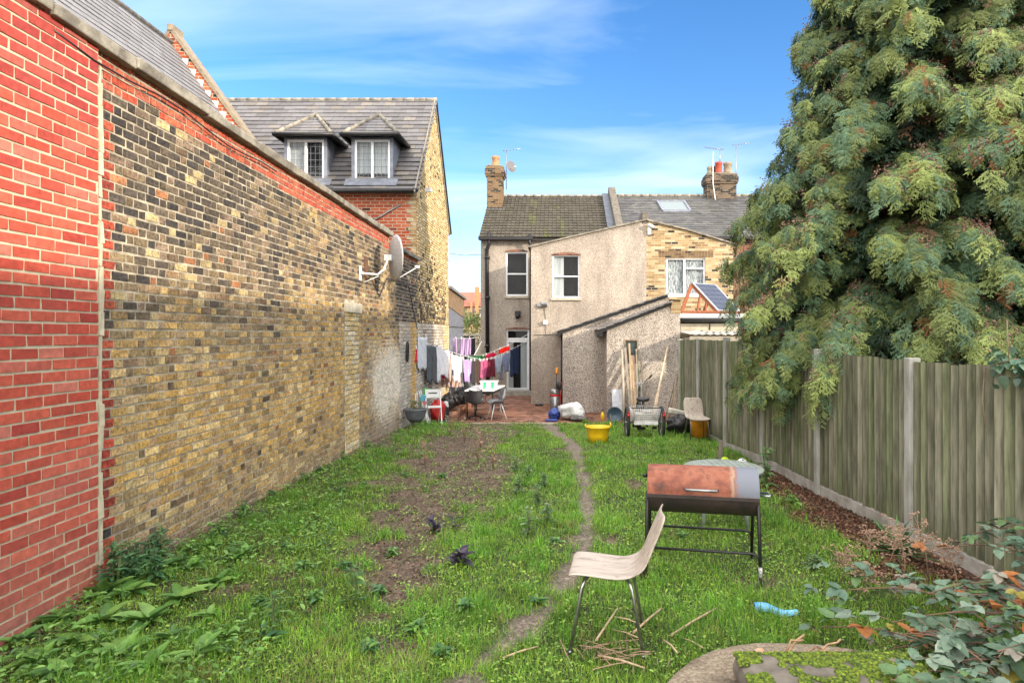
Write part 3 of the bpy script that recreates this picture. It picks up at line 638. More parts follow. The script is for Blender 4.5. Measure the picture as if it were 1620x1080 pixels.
b = MB(); b.bb((wB[0] - .06, YO - .06, wB[2] - .09), (wB[1] + .06, YO + .06, wB[2] - .003)); b.build('sill', MT['sill'], lh, L0, bevel=.01)
for (w_, Y_, r_) in ((wA, YM, 'y'), (wB, YO, 'y'), (dA, YM, 'y')):   # segmental brick heads
    b = MB(); n = 12; cxx = (w_[0] + w_[1]) / 2; hw2 = (w_[1] - w_[0]) / 2 + .04; top = [(cxx - hw2 + 2 * hw2 * i / n, w_[3] + .015 + .07 * (1 - (2 * i / n - 1) ** 2)) for i in range(n + 1)]
    b.prism([(w_[0] - .04, w_[3] - .01)] + top + [(w_[1] + .04, w_[3] - .01)], Y_ - .012, Y_ + .05, 'y'); b.build('window_head', MT['terra'] if r_ == 'n' else MT['dkbrick'], lh, L0)
b = MB(); b.bb((dA[0] - .1, YM - .35, -.5), (dA[1] + .1, YM + .1, dA[2])); b.build('door_step', MT['conc'], lh, L0, bevel=.01)
def small_box(parent, name, x, y, w, h, Y, mat, off, d=.12, extra=None):
    b = MB(); c_ = P(x, y, Y - d / 2); b.box(c_, (w, d, h)); 
    if extra == 'flood': b.box(c_ + Vector((0, -.06, -.02)), (w * .8, .05, h * .7), rx=.4); b.box(c_ + Vector((-.18, .04, -.02)), (.12, .08, .09))
    if extra == 'lantern': b.lathe([(.05, -.18), (.1, -.1), (.1, -.02)], c_ + Vector((0, -.04, -.02)), 10)
    return b.build(name, MT[mat], parent, off, bevel=.008)
small_box(lh, 'wall_light', 861, 481.5, .24, .15, YO, 'steel', L0, extra='flood')
small_box(lh, 'junction_box', 863, 510, .14, .14, YO, 'white', L0)
small_box(lh, 'wall_light', 819, 496, .2, .2, YM, 'blackmetal', L0, extra='lantern')
b = MB(); b.tube([P(861, 488, YO - .02), P(863, 505, YO - .02)], .008, 5); b.tube([P(843, 530, YO - .02), P(885, 529, YO - .02), P(892, 527, YO - .02)], .008, 5); b.tube([P(863, 515, YO - .02), P(863, 530, YO - .02)], .006, 5); b.build('cable', MT['black'], lh, L0)
def chimney(parent, xa, xb, ya, yb, zb, zt, pots, mat, off):
    b = MB(); b.bb((xa, ya, zb), (xb, yb, zt - .42)); st = b.build('chimney', MT[mat], parent, off)
    b = MB(); b.bb((xa - .05, ya - .05, zt - .42), (xb + .05, yb + .05, zt - .34)); b.bb((xa - .08, ya - .08, zt - .34), (xb + .08, yb + .08, zt - .12)); b.bb((xa - .04, ya - .04, zt - .12), (xb + .04, yb + .04, zt)); b.build('chimney_cap', MT[mat], st, off, bevel=.01)
    b = MB(); b.box(((xa + xb) / 2, (ya + yb) / 2, zt + .03), (xb - xa - .05, yb - ya - .05, .07), jit=.02); b.build('flaunching', MT['coping'], st, off, bevel=.02)
    for (x, y, h, r, m) in pots:
        b = MB(); b.lathe([(r * 1.15, 0), (r * 1.15, .06), (r, .1), (r * .92, h - .12), (r * 1.05, h - .1), (r * 1.1, h), (r * .75, h), (r * .7, h - .2)], (x, y, zt + .05), 16); b.build('chimney_pot', MT[m], st, off)
    return st
chimney(lh, px(771, 26.4), px(795.5, 26.4), 26.2, 26.9, 5.5, pz(262, 26.2) - .02, [(px(784, 26.5), 26.5, .42, .15, 'terra')], 'chim', L0)
b = MB(); b.bb((px(769, 26.2), 26.0, 5.52 + 1.34), (px(799, 26.2), 26.2, 5.52 + 1.42)); b.build('flashing', MT['lead'], lh, L0)
# party parapet up the roof
b = MB(); b.prism([(23.45, 5.25), (23.45, 5.72), (27.1, 8.02), (27.3, 8.14), (27.55, 8.02), (27.55, 5.25)], XP - .02, XP + .27, 'x'); b.build('parapet', MT['dkstone'], lh, L0, bevel=.02)
b = MB(); b.add([(XP - .03, 23.5, 5.42), (XP - .03, 27.2, 7.76), (XP - .3, 27.2, 7.77), (XP - .3, 23.5, 5.43)], [(0, 1, 2, 3)]); b.build('lead_valley', MT['valley'], lh, L0, solid=.03)
for o_ in lh.children:
    if o_.name.startswith('lead_valley'):
        for v in o_.data.vertices: v.co.z += .06

rh = thing('yellow_brick_house', (6, 23.8, -.5), 'yellow brick neighbouring house with slate roof and skylight', 'house'); R0 = rh.location
wC = (px(1054, YO), px(1116, YO), pz(466.5, YO), pz(408, YO))
ot2 = lambda x: np.interp(x, [XO1, px(1085, YO), XO2], [pz(349, YO), pz(364, YO), pz(387, YO)])
wall_y('extension_wall', rh, MT['stock'], XO1, XO2, -.5, lambda x: float(ot2(x)), YO, [wC], R0)
b = MB(); b.bb((XO2 - .2, YO + .01, -.5), (XO2, YM, 4.7)); b.build('extension_side_wall', MT['stock'], rh, R0)
b = MB(); b.prism([(XO1, pz(349, YO)), (px(1085, YO), pz(364, YO)), (XO2 + .1, pz(388, YO)), (XO2 + .1, pz(388, YO) + .05), (px(1085, YO), pz(364, YO) + .05), (XO1, pz(349, YO) + .05)], YO - .08, YM, 'y'); b.build('extension_roof', MT['coping'], rh, R0)
b = MB(); b.prism([(YO - .02, pz(349, YO) - .1), (YO - .02, pz(336, YO)), (YO + .25, pz(333, YO)), (YM, 5.5), (YM, 5.0)], XO1 - .14, XO1 + .07, 'x'); b.build('parapet', MT['dkstone'], rh, R0, bevel=.02)
wall_y('wall', rh, MT['dkbrick'], XP, 11, -.5, lambda x: 5.42, YM, [], R0)
rl2 = math.hypot(1, rs) * 3.7
sl2 = lambda a, v, r: kc(lerp((.058, .057, .062), (.09, .09, .08), r.random()), r.uniform(.7, 1.25))
vx0, vx1 = px(1040, 25.5) - XP, px(1090, 25.5) - XP
tiled('roof', rh, MT['slate'], (XP + .25, 23.6, 5.42), (1, 0, 0), (0, 1, rs), rl2, .19, .26, lambda v: (0, 8.8), sl2, .012, off=R0)
b = MB(); b.prism([(23.6, 5.36), (27.3, 7.7), (31, 5.36), (31, 5.27), (27.3, 7.62), (23.6, 5.3)], XP + .01, 11, 'x'); b.build('roof_deck', MT['dark'], rh, R0)
b = MB()
for k in range(24): b.tube([(XP + .3 + .36 * k, 27.3, 7.76), (XP + .3 + .36 * k + .35, 27.3, 7.765)], .07, 8)
b.build('ridge_tile', MT['coping'], rh, R0)
b = MB(); b.bb((px(1125, 23.5), 23.46, 5.32), (11, 23.58, 5.43)); b.build('gutter', MT['blackmetal'], rh, R0)
rp = lambda x, y, d=.03: (lambda Y: Vector((px(x, Y), Y, 5.42 + (Y - 23.6) * rs + d)))((H - 5.42 + 23.6 * rs) / (rs - (FY - y) / FP))
b = MB(); q4 = [rp(1040, 320), rp(1082, 320), rp(1092, 335), rp(1049, 335)]
for i in range(4): b.bar(q4[i], q4[(i + 1) % 4], .09, .1)
sk = b.build('skylight', MT['lead'], rh, R0)
b = MB(); b.add([p + Vector((0, 0, .02)) for p in q4], [(3, 2, 1, 0)]); MT['skyglass'] = NM('skylight_glass').set((.16, .20, .21), .35, **{'Specular IOR Level': .2}); b.build('pane', MT['skyglass'], sk, R0)
window(rh, wC[0], wC[1], wC[2], wC[3], YO + .05, R0, 'side', .055, curt=[(.03, .46, 'lace'), (.5, .97, 'lace')], mat='white')
b = MB(); b.bb((wC[0] - .02, YO - .05, wC[2] - .07), (wC[1] + .02, YO + .06, wC[2] - .003)); b.build('sill', MT['white'], rh, R0, bevel=.008)
b = MB(); 
for k in range(19): b.bb((wC[0] - .25 + k * .095, YO - .006, wC[3] + .02), (wC[0] - .25 + k * .095 + .083, YO + .02, wC[3] + .235))
b.build('window_head', MT['chim'], rh, R0)
for (x, y) in ((1030, 372), (1062, 366), (1088, 374), (1144, 388), (1148, 437), (1143, 445), (1152, 447), (1041, 396), (1095, 391)): b = MB(); c_ = P(x, y, YO - .004); b.box(c_, (.2, .012, .06)); b.build('dark_brick', MT['chimdark'], rh, R0)
b = MB(); c_ = P(1027, 363, YO - .05); b.box(c_, (.1, .1, .34)); c_ = P(1030, 357, YO - .12); b.box(c_, (.2, .14, .07), ry=.5); b.build('security_light', MT['white'], rh, R0)
st = chimney(rh, px(1116, 27.3), px(1162, 27.3), 27.0, 27.7, 6.2, pz(276, 27.1), [(px(1136.5, 27.3), 27.25, .5, .15, 'terrared'), (px(1151, 27.3), 27.25, .48, .18, 'terrabuff'), (px(1124, 27.3), 27.4, .35, .12, 'terrabuff'), (px(1129, 27.5), 27.6, .42, .12, 'chimdark')], 'chimdark', R0)
# climber stems on the far right wall
b = MB()
for k in range(40):
    x = random.uniform(px(1163, 23.6), px(1200, 23.6)); z = random.uniform(2, 4); b.tube([(x, 23.72, z), (x + random.uniform(-.1, .1), 23.7, z + .5), (x + random.uniform(-.2, .2), 23.72, z + 1)], .012, 4)
MT['twig'] = simple('dry_twig', (.32, .24, .16), (.2, .14, .09), .9, 20, .2)
tag(b.build('climber', MT['twig']), 'bare dry climber stems on the dark brick wall by the conifer', 'climbing plant')

# ---- lean-to sheds of the pebbledashed house
s1 = thing('lean_to_shed', (1.6, 19.6, -.5), 'rear pebbledashed lean-to store, its sloping slate verge the higher one', 'shed', 'pebbledashed lean-to stores'); o1 = s1.location
Y1, Y2 = 18.5, 17.2
a0, a1 = px(890, Y1), px(1062, Y1); t1 = lambda x: float(np.interp(x, [px(884, Y1), px(1046, Y1), px(1062, Y1)], [pz(527, Y1), pz(472, Y1), pz(470, Y1)]))
wall_y('wall', s1, MT['pebbleshed'], a0, a1, -.5, t1, Y1, [], o1)
b = MB(); b.bb((a0, Y1 + .005, -.5), (a0 + .15, YO, 1.85)); b.build('side_wall', MT['pebbleshed'], s1, o1)
def verge(parent, xa, za, xb, zb, ya, yb, off):
    b = MB(); d = (zb - za) / (xb - xa); n = 9
    for k in range(n):
        u, v = xa + (xb - xa) * k / n, xa + (xb - xa) * (k + 1.06) / n
        b.prism([(u, za + (u - xa) * d + .035), (v, za + (v - xa) * d + .012), (v, za + (v - xa) * d + .05), (u, za + (u - xa) * d + .06)], ya + random.uniform(-.03, .01), yb, 'y')
    b.build('roof', MT['lead2'], parent, off)
    b = MB(); b.prism([(xa + .02, za - .07), (xb, zb - .07), (xb, zb + .012), (xa + .02, za + .012)], ya + .045, yb, 'y'); b.build('roof_board', MT['blackmetal'], parent, off)
MT['lead2'] = simple('slate_edge', (.24, .23, .23), (.10, .095, .09), .8, 9, .4)
verge(s1, px(881, Y1), pz(526, Y1), px(1056, Y1), pz(467, Y1), Y1 - .12, YO, o1)
b = MB(); b.tube([(px(884, 18.3), 18.35, 1.78), (px(884, 18.3), YO, 1.78)], .06, 8); b.build('gutter', MT['blackmetal'], s1, o1)
b = MB(); b.tube([(px(889, 18.5), 18.7, 1.75), (px(889, 18.5), 18.7, -.5)], .035, 8); b.build('drainpipe', MT['blackmetal'], s1, o1)
s2 = thing('lean_to_shed', (2.3, 17.8, -.5), 'nearer pebbledashed lean-to store with a small window behind planks', 'shed', 'pebbledashed lean-to stores'); o2 = s2.location
c0, c1 = px(960, Y2), px(1076, Y2); t2 = lambda x: float(np.interp(x, [px(947, Y2), px(1060, Y2), px(1076, Y2)], [pz(525, Y2), pz(483, Y2), pz(483, Y2)]))
wd = (px(988, Y2), px(1009.5, Y2), pz(575, Y2), pz(537, Y2))
wall_y('wall', s2, MT['pebbleshed'], c0, c1, -.5, t2, Y2, [wd], o2, .08)
b = MB(); b.bb((c0, Y2 + .005, -.5), (c0 + .12, Y1, 1.85)); b.bb((c1 - .12, Y2 + .005, -.5), (c1, Y1 + 2.3, 2.45)); b.build('side_wall', MT['pebbleshed'], s2, o2)
MT['mossglass'] = simple('grimy_glass', (.07, .10, .095), (.03, .045, .045), .25, 9, .05)
b = MB(); b.bb((wd[0], Y2 + .04, wd[2]), (wd[1], Y2 + .07, wd[3])); w = b.build('window', MT['mossglass'], s2, o2)
b = MB(); t = .03
for (x0, x1, z0, z1) in ((wd[0], wd[0] + t, wd[2], wd[3]), (wd[1] - t, wd[1], wd[2], wd[3]), (wd[0] + t, wd[1] - t, wd[3] - t, wd[3])): b.bb((x0, Y2 - .01, z0), (x1, Y2 + .05, z1))
b.build('frame', MT['twig'], w, o2)
verge(s2, px(945, Y2), pz(524, Y2), px(1062, Y2), pz(479, Y2), Y2 - .12, Y1, o2)
b = MB(); b.tube([(px(951, 17.1), 17.15, 1.78), (px(951, 17.1), Y1, 1.78)], .06, 8); b.build('gutter', MT['blackmetal'], s2, o2)
b = MB(); b.bb((px(1061, Y2), Y2 - .02, pz(495, Y2)), (px(1076.5, Y2), Y2 + .3, pz(474, Y2))); b.box((px(1069, Y2), Y2 + .12, pz(472.5, Y2)), (.4, .4, .05), ry=.1, jit=.01); b.build('brick_pier', MT['stock'], s2, o2)

# ---- flat roofed extension of the neighbour with its canopy and solar panel
nx_ = thing('flat_roofed_extension', (6, 19.6, -.5), 'low flat-roofed cream extension with grey roof edge behind the fence', 'extension'); N0 = nx_.location
YE = 18.6; MT['cream'] = simple('cream_render', (.62, .56, .44), (.48, .42, .31), .8, 4, .15); MT['roofedge'] = simple('roof_edge_metal', (.50, .52, .55), (.36, .38, .41), .5, 5, .1)
b = MB(); b.bb((px(1077, YE), YE, -.5), (9.5, YO - .01, pz(512, YE))); b.build('wall', MT['cream'], nx_, N0)
b = MB(); b.bb((px(1074, YE), YE - .12, pz(503, YE)), (9.6, YO - .012, pz(496, YE))); b.build('roof', MT['roofedge'], nx_, N0)
b = MB(); b.tube([(px(1076, YE), YE - .2, pz(507, YE)), (9.6, YE - .2, pz(507, YE))], .06, 8); b.build('gutter', MT['blackmetal'], nx_, N0)
b = MB(); b.bb((px(1122, YE), YE - .02, pz(530, YE)), (px(1123.5, YE), YE, pz(512, YE))); b.build('board_joint', MT['black'], nx_, N0)
cn = thing('canopy', (4.3, 17.2, -.3), 'corrugated clear plastic canopy on white posts behind the fence', 'canopy')
n = 60; vs = []
for i in range(n + 1):
    x = 3.35 + 3.4 * i / n; z = .018 * math.sin(i * 1.9)
    vs += [(x, 16.2, 1.79 + z), (x, 18.5, 1.90 + z)]
b = MB(); b.add(vs, [(2 * i, 2 * i + 2, 2 * i + 3, 2 * i + 1) for i in range(n)]); b.build('corrugated_sheet', simple('weathered_plastic', (.66, .66, .62), (.4, .4, .36), .4, 7, .1), cn, cn.location, solid=.012)
b = MB(); b.bb((3.35, 16.25, 1.60), (6.7, 16.31, 1.74)); b.bb((3.4, 16.3, 1.6), (3.46, 18.4, 1.7)); b.box((4.5, 16.9, 1.88), (1.4, .25, .04), rz=.05); b.build('beam', simple('grey_timber', (.42, .38, .31), (.3, .27, .21), .9, 9, .2, scale=(1, 8, 8)), cn, cn.location)
for x in (4.32, 5.6): b = MB(); b.bb((x, 16.32, -.5), (x + .16, 16.42, 1.6)); b.build('post', MT['white'], cn, cn.location)
sp = thing('solar_panel', (4.1, 18.9, pz(496, YE)), 'solar panel tilted on an orange wooden frame on the flat roof', 'solar panel'); zs = pz(496, YE)
MT['orangewood'] = simple('orange_stained_wood', (.34, .10, .035), (.20, .06, .025), .7, 12, .15, scale=(1, 1, 3))
A_ = Vector((px(1078, 18.7), 18.7, zs + .05)); Bp = Vector((px(1094, 18.75), 18.75, pz(450, 18.75))); Cp = Vector((px(1133, 18.75), 18.7, zs + .06)); e = Vector((.78, .55, 0))
b = MB()
for q in (Vector(), e): b.bar(A_ + q, Bp + q, .06, .09); b.bar(Bp + q, Cp + q, .06, .09); b.bar(A_ + q, Cp + q, .06, .07)
b.bar(A_, A_ + e, .06, .06); b.bar(Cp, Cp + e, .06, .06)
b.bar(A_.lerp(Cp, .45), Bp.lerp(Cp, .35), .05, .05); b.bar(A_.lerp(Cp, .68), Bp.lerp(Cp, .6), .05, .05); b.build('frame', MT['orangewood'], sp, sp.location)
nrm = (Cp - Bp).cross(e).normalized(); nrm = nrm if nrm.z > 0 else -nrm; b = MB(); q = [Bp - e * .03, Cp - e * .03, Cp + e * 1.03, Bp + e * 1.03]; b.add([p + nrm * .055 for p in q] + [p + nrm * .085 for p in q], [(0, 1, 2, 3), (7, 6, 5, 4), (0, 4, 5, 1), (1, 5, 6, 2), (2, 6, 7, 3), (3, 7, 4, 0)]); b.build('panel', MT['roofedge'], sp, sp.location)
MT['solar'] = NM('solar_cells').set((.06, .07, .10), .22); b = MB()
for i in range(4):
    for j in range(6):
        u0, u1, v0, v1 = .03 + i * .237, .03 + i * .237 + .233, .02 + j * .161, .02 + j * .161 + .156
        f_ = lambda u, v: Bp + (Cp - Bp) * v + e * u + nrm * .088
        b.add([f_(u0, v0), f_(u1, v0), f_(u1, v1), f_(u0, v1)], [(0, 1, 2, 3)])
b.build('solar_cells', MT['solar'], sp, sp.location)

# ---- lean-to beyond the gable, things in the gap
lt = thing('side_building', (-4.4, 19.8, -.5), 'grey panelled lean-to with brown boarding beyond the gable wall', 'shed'); T0 = lt.location
b = MB(); b.prism([(18.5, -.5), (21.4, -.5), (21.4, 2.4), (18.5, 2.65)], -6, -3.25, 'x'); b.build('wall', MT['lead'], lt, T0)
b = MB(); b.prism([(18.48, 2.6), (21.42, 2.35), (21.42, 2.95), (18.48, 3.12)], -6, -3.23, 'x'); b.build('boarding', simple('brown_boarding', (.24, .16, .09), (.14, .095, .06), .8, 8, .2), lt, T0)
b = MB(); b.prism([(18.45, 3.12), (21.5, 2.95), (21.5, 3.02), (18.45, 3.2)], -6, -3.15, 'x'); b.build('roof', MT['lead2'], lt, T0)
b = MB(); 
for z_ in (.4, 1.2, 2.0): b.bb((-3.25, 18.5, z_), (-3.238, 21.4, z_ + .02))
b.build('panel_joint', MT['blackmetal'], lt, T0)
b = MB(); b.bb((-4.2, 22.5, -.5), (-3.0, 22.55, pz(532, 22.5))); tag(b.build('side_gate', MT['dark']), 'dark boarded gate closing the gap beside the pebbledashed house', 'gate')
bl = thing('balustrade', (-4.5, 29, .8), 'pale stone balustrade seen through the gap beside the house', 'balustrade')
b = MB(); b.bb((-6, 28.9, 1.72), (-3.0, 29.1, 1.82)); b.bb((-6, 28.9, -.5), (-3.0, 29.1, 1.3)); b.build('rail', MT['sill'], bl, bl.location)
for k in range(9): b = MB(); b.lathe([(.05, 0), (.09, .1), (.1, .18), (.05, .32), (.06, .42)], (-4.6 + k * .2, 29, 1.3), 8); b.build('baluster', MT['sill'], bl, bl.location)
fh = thing('distant_house', (-9, 62, 0), 'distant red-roofed house glimpsed through the gap by the drainpipe', 'house'); F0 = fh.location; YF = 60.
b = MB(); b.bb((-12, YF, -.5), (-6.5, YF + 8, pz(484, YF))); b.build('wall', MT['stock'], fh, F0)
b = MB(); b.prism([(YF - .3, pz(485, YF)), (YF + 4, pz(463, YF) + .3), (YF + 8.3, pz(485, YF))], -12.2, -6.4, 'x'); b.build('roof', simple('far_red_roof', (.36, .13, .08), (.26, .1, .07), .9, 2, .1), fh, F0)
b = MB(); b.bb((px(752, YF), YF - .3, pz(500, YF)), (px(757.5, YF), YF + .5, pz(454, YF))); b.bb((px(745, YF), YF - .4, 2), (px(748, YF), YF - .35, pz(478, YF))); b.build('chimney', MT['terra'], fh, F0)
for (x0, x1) in ((747, 751), (757, 761)):
    w = MB(); w.bb((px(x0, YF), YF - .08, pz(500, YF)), (px(x1, YF), YF - .02, pz(487, YF))); w = w.build('window', MT['white'], fh, F0); g = MB(); g.bb((px(x0, YF) + .05, YF - .1, pz(499, YF)), (px(x1, YF) - .05, YF - .085, pz(488, YF))); g.build('pane', MT['glass'], w, F0)

# ---- unseen buildings added right of and behind the camera to cast shade
nb = thing('added_shade_house', (16.5, -7, 0), 'unseen tall brick house added behind the camera to shade the garden', 'house')
b = MB(); b.bb((13, -15, -.5), (20, -.3, 6.6)); b.build('wall', MT['stock'], nb, nb.location)
b = MB(); b.prism([(12.7, 6.5), (16.5, 9.3), (20.3, 6.5)], -15.3, 0, 'y'); b.build('roof', MT['lead2'], nb, nb.location)
for (y_) in (-12, -8.5, -5, -2):
    w = MB(); w.bb((12.95, y_ - .5, 3.6), (13.02, y_ + .5, 5)); w = w.build('window', MT['white'], nb, nb.location); g = MB(); g.bb((12.93, y_ - .44, 3.66), (12.948, y_ + .44, 4.94)); g.build('pane', MT['glass'], w, nb.location)
nc = thing('added_shade_outbuilding', (16, 10.5, 0), 'unseen brick outbuilding added on the right to shade the lower house walls', 'outbuilding')
b = MB(); b.bb((14.4, 6.2, -.5), (18, 15, 4.7)); b.build('wall', MT['dkbrick'], nc, nc.location)
b = MB(); b.prism([(14.1, 4.7), (16.2, 5.5), (18.3, 4.7)], 6, 15.2, 'y'); b.build('roof', MT['lead2'], nc, nc.location)
# ------------------------------------------------------------------ the fence on the right
MT['fence'] = colmat('weathered_fence_board', .9, 22, .55, .4, .004, .15, 0, (1, 1, .12))
fn = thing('garden_fence', (3.1, 9, 0), 'weathered closeboard fence with concrete posts along the right side', 'fence'); FO = fn.location
FPST = [(3.38, 2.15), (3.31, 3.97), (3.24, 5.8), (3.13, 7.6), (3.06, 9.45), (2.99, 11.3), (2.90, 13.1), (2.88, 15.0)]
TOPZ = [1.56, 1.56, 1.56, 1.60, 1.66, 1.68, 1.68, 1.66]; BOTZ = [.06, .05, .04, -.0, -.02, -.13, -.17, -.22]
fr_ = random.Random(8)
for k in range(len(FPST) - 1):
    A, B_ = Vector((*FPST[k], 0)), Vector((*FPST[k + 1], 0)); d = (B_ - A); L_ = d.length; d /= L_; n_ = Vector((-d.y, d.x, 0)); n_ = n_ if n_.x < 0 else -n_
    m = int((L_ - .12) / .1); wdt = (L_ - .12) / m; vs = []; fs = []; cs = []
    zt0, zt1, zb0, zb1 = TOPZ[k], TOPZ[k + 1] if k != 1 else 1.545, BOTZ[k], BOTZ[k + 1]
    if k == 2: zt1 = 1.57
    for i in range(m):
        t0 = .06 + i * wdt; t1 = t0 + wdt * 1.0; f = t0 / L_; zt = zt0 + (zt1 - zt0) * f + fr_.uniform(-.012, .008); zb = zb0 + (zb1 - zb0) * f + fr_.uniform(-.012, .005)
        w = fr_.uniform(.006, .012); tl = fr_.uniform(-.004, .004); c = lerp((.17, .17, .115), (.30, .285, .215), fr_.random()); c = kc(c, fr_.uniform(.66, 1.15)); gr = lerp(kc(c, .35), (.035, .055, .015), .8)
        if fr_.random() < .25: c = lerp(c, (.17, .21, .09), .5)
        b0 = len(vs)
        for (tt, th, cc) in ((t0, .002, gr), (t0 + .026, .004 , lerp(c, gr, .5)), (t1 - .010, .004 + w + .014, c), (t1, .004 + w + .013, gr)):
            for z in (zb, zb + .22, (zt + zb) / 2, zt):
                p = A + d * (tt + (tl if z > 1 else 0)) + n_ * th; vs.append((p.x, p.y, z)); cs.append(cc if zb + .1 < z < zt else lerp(cc, (.10, .12, .04), .35 if z < .5 else .15))
        for z in (zb, zt):
            p = A + d * t1; vs.append((p.x, p.y, z)); cs.append(c); p = A + d * t0; vs.append((p.x, p.y, z)); cs.append(c)
        for j in range(3):
            for q_ in range(3): a_ = b0 + j * 4 + q_; fs.append((a_, a_ + 4, a_ + 5, a_ + 1))
        fs += [(b0 + 12, b0 + 16, b0 + 18, b0 + 15), (b0 + 16, b0 + 17, b0 + 19, b0 + 18), (b0 + 3, b0 + 15, b0 + 18, b0 + 19)]
    np_mesh('fence_panel', vs, [np.array(fs)], MT['fence'], fn, np.array(cs), off=FO)
    b = MB(); q0, q1 = A + d * .05, B_ - d * .05; b.bar((q0.x, q0.y, zb0 - .16), (q1.x, q1.y, zb1 - .16), .05, .30); b.build('gravel_board', MT['conc'], fn, FO, bevel=.004)
MT['post'] = simple('pale_concrete_post', (.42, .42, .39), (.24, .24, .20), .85, 7, .25, scale=(1, 1, .4))
for k, (x, y) in enumerate(FPST):
    b = MB(); b.bb((x - .055, y - .05, -.7), (x + .05, y + .05, TOPZ[k] + (.02 if k != 5 else .06))); b.build('fence_post', MT['post'], fn, FO, bevel=.008)

# ------------------------------------------------------------------ leaves and stems
def leaf_T(n=6, w=.32, fold=.25, droop=.35, wave=.02, serr=0):
    """leaf along +Y, length 1"""
    V = []; 
    for i in range(n + 1):
        t = i / n; ww = w * math.sin(math.pi * min(1, t ** .8 * .98 + .02)) ** .8 * (1 if not serr else 1 + serr * (-1) ** i) * .5 + .004
        if i == n: ww = .003
        z = -droop * t * t + wave * math.sin(t * 9)
        for s in (-1, 0, 1): V.append((s * ww, t, z + abs(s) * ww * fold * 2))
    F = [(3 * i + s, 3 * i + s + 1, 3 * i + s + 4, 3 * i + s + 3) for i in range(n) for s in (0, 1)]
    return np.array(V), [np.array(F)]
def place(n, yaw, pitch, roll, size):
    return rotz(yaw) @ rotx(pitch) @ roty(roll) * size[:, None, None]
def pal(cols, n, r, v=.25):
    c = np.array(cols)[r.integers(0, len(cols), n)]; return c * (1 + r.uniform(-v, v, (n, 1)))

# ------------------------------------------------------------------ the conifer
tr = np.random.default_rng(21)
def spray_T(seed):
    r = np.random.default_rng(seed); V = []; F = []
    def dia(p, d, l, w, up):       # thin diamond strand
        p = np.array(p); d = np.array(d) / np.linalg.norm(d); s = np.cross(d, up); s /= np.linalg.norm(s) + 1e-9; b0 = len(V)
        V.extend([p, p + d * l * .45 + s * w, p + d * l, p + d * l * .45 - s * w]); F.append((b0, b0 + 1, b0 + 2, b0 + 3))
    cv = r.uniform(-.25, .25); ax = lambda t: np.array((cv * t * t, t, .08 * t - .50 * t * t))
    for i in range(3): a, b_ = ax(i / 3), ax((i + 1.1) / 3); dia(a, b_ - a, np.linalg.norm(b_ - a), .016, np.array((0, .1, 1.)))
    for i in range(8):
        t = .05 + .90 * i / 8 + r.uniform(-.04, .04); p = ax(t)
        for s in (-1, 1):
            if r.random() < .1: continue
            l = (.40 * (1 - t) ** .6 + .12) * r.uniform(.5, 1.3)
            d = np.array((s * r.uniform(.55, .95), r.uniform(.4, .8), -.05 - .4 * t + r.uniform(-.25, .2))); d /= np.linalg.norm(d); up = np.array((r.uniform(-.5, .5), r.uniform(-.4, .4), 1.)); dia(p, d, l, .018, up)
            for j in range(4):
                q = p + d * l * (.2 + .22 * j)
                for s2 in (-1, 1):
                    if r.random() < .15: continue
                    dia(q, d * .7 + np.array((s2 * r.uniform(.2, .7), .25 * s2 * -s + .15, -.25 + r.uniform(-.5, .3))), l * r.uniform(.2, .5), .026, up)
    return np.array(V), [np.array(F)]
STS = [spray_T(k) for k in range(5)]
TX, TY = 4.95, 9.0
def crownR(z, az):
    left = np.interp(z, [.4, 1.3, 2.4, 3.6, 4.5, 5.4, 6.5, 8, 11.0], [2.5, 2.75, 2.4, 2.45, 1.95, 1.55, 1.45, 1.2, .1])
    right = np.interp(z, [.4, 2.4, 4.5, 5.4, 6.5, 8, 11.0], [3.0, 3.0, 2.5, 2.15, 1.75, 1.3, .1])
    k = (1 + np.cos(az)) / 2
    return left * (1 - k) + right * k
ct_ = thing('conifer', (TX, TY, -.2), 'huge drooping conifer with blue-green sprays overhanging the fence', 'conifer tree')
L_ = []; Y_ = []; Pi = []; Sz = []; Cc = []; limbs = []; cones = []
NL = 430
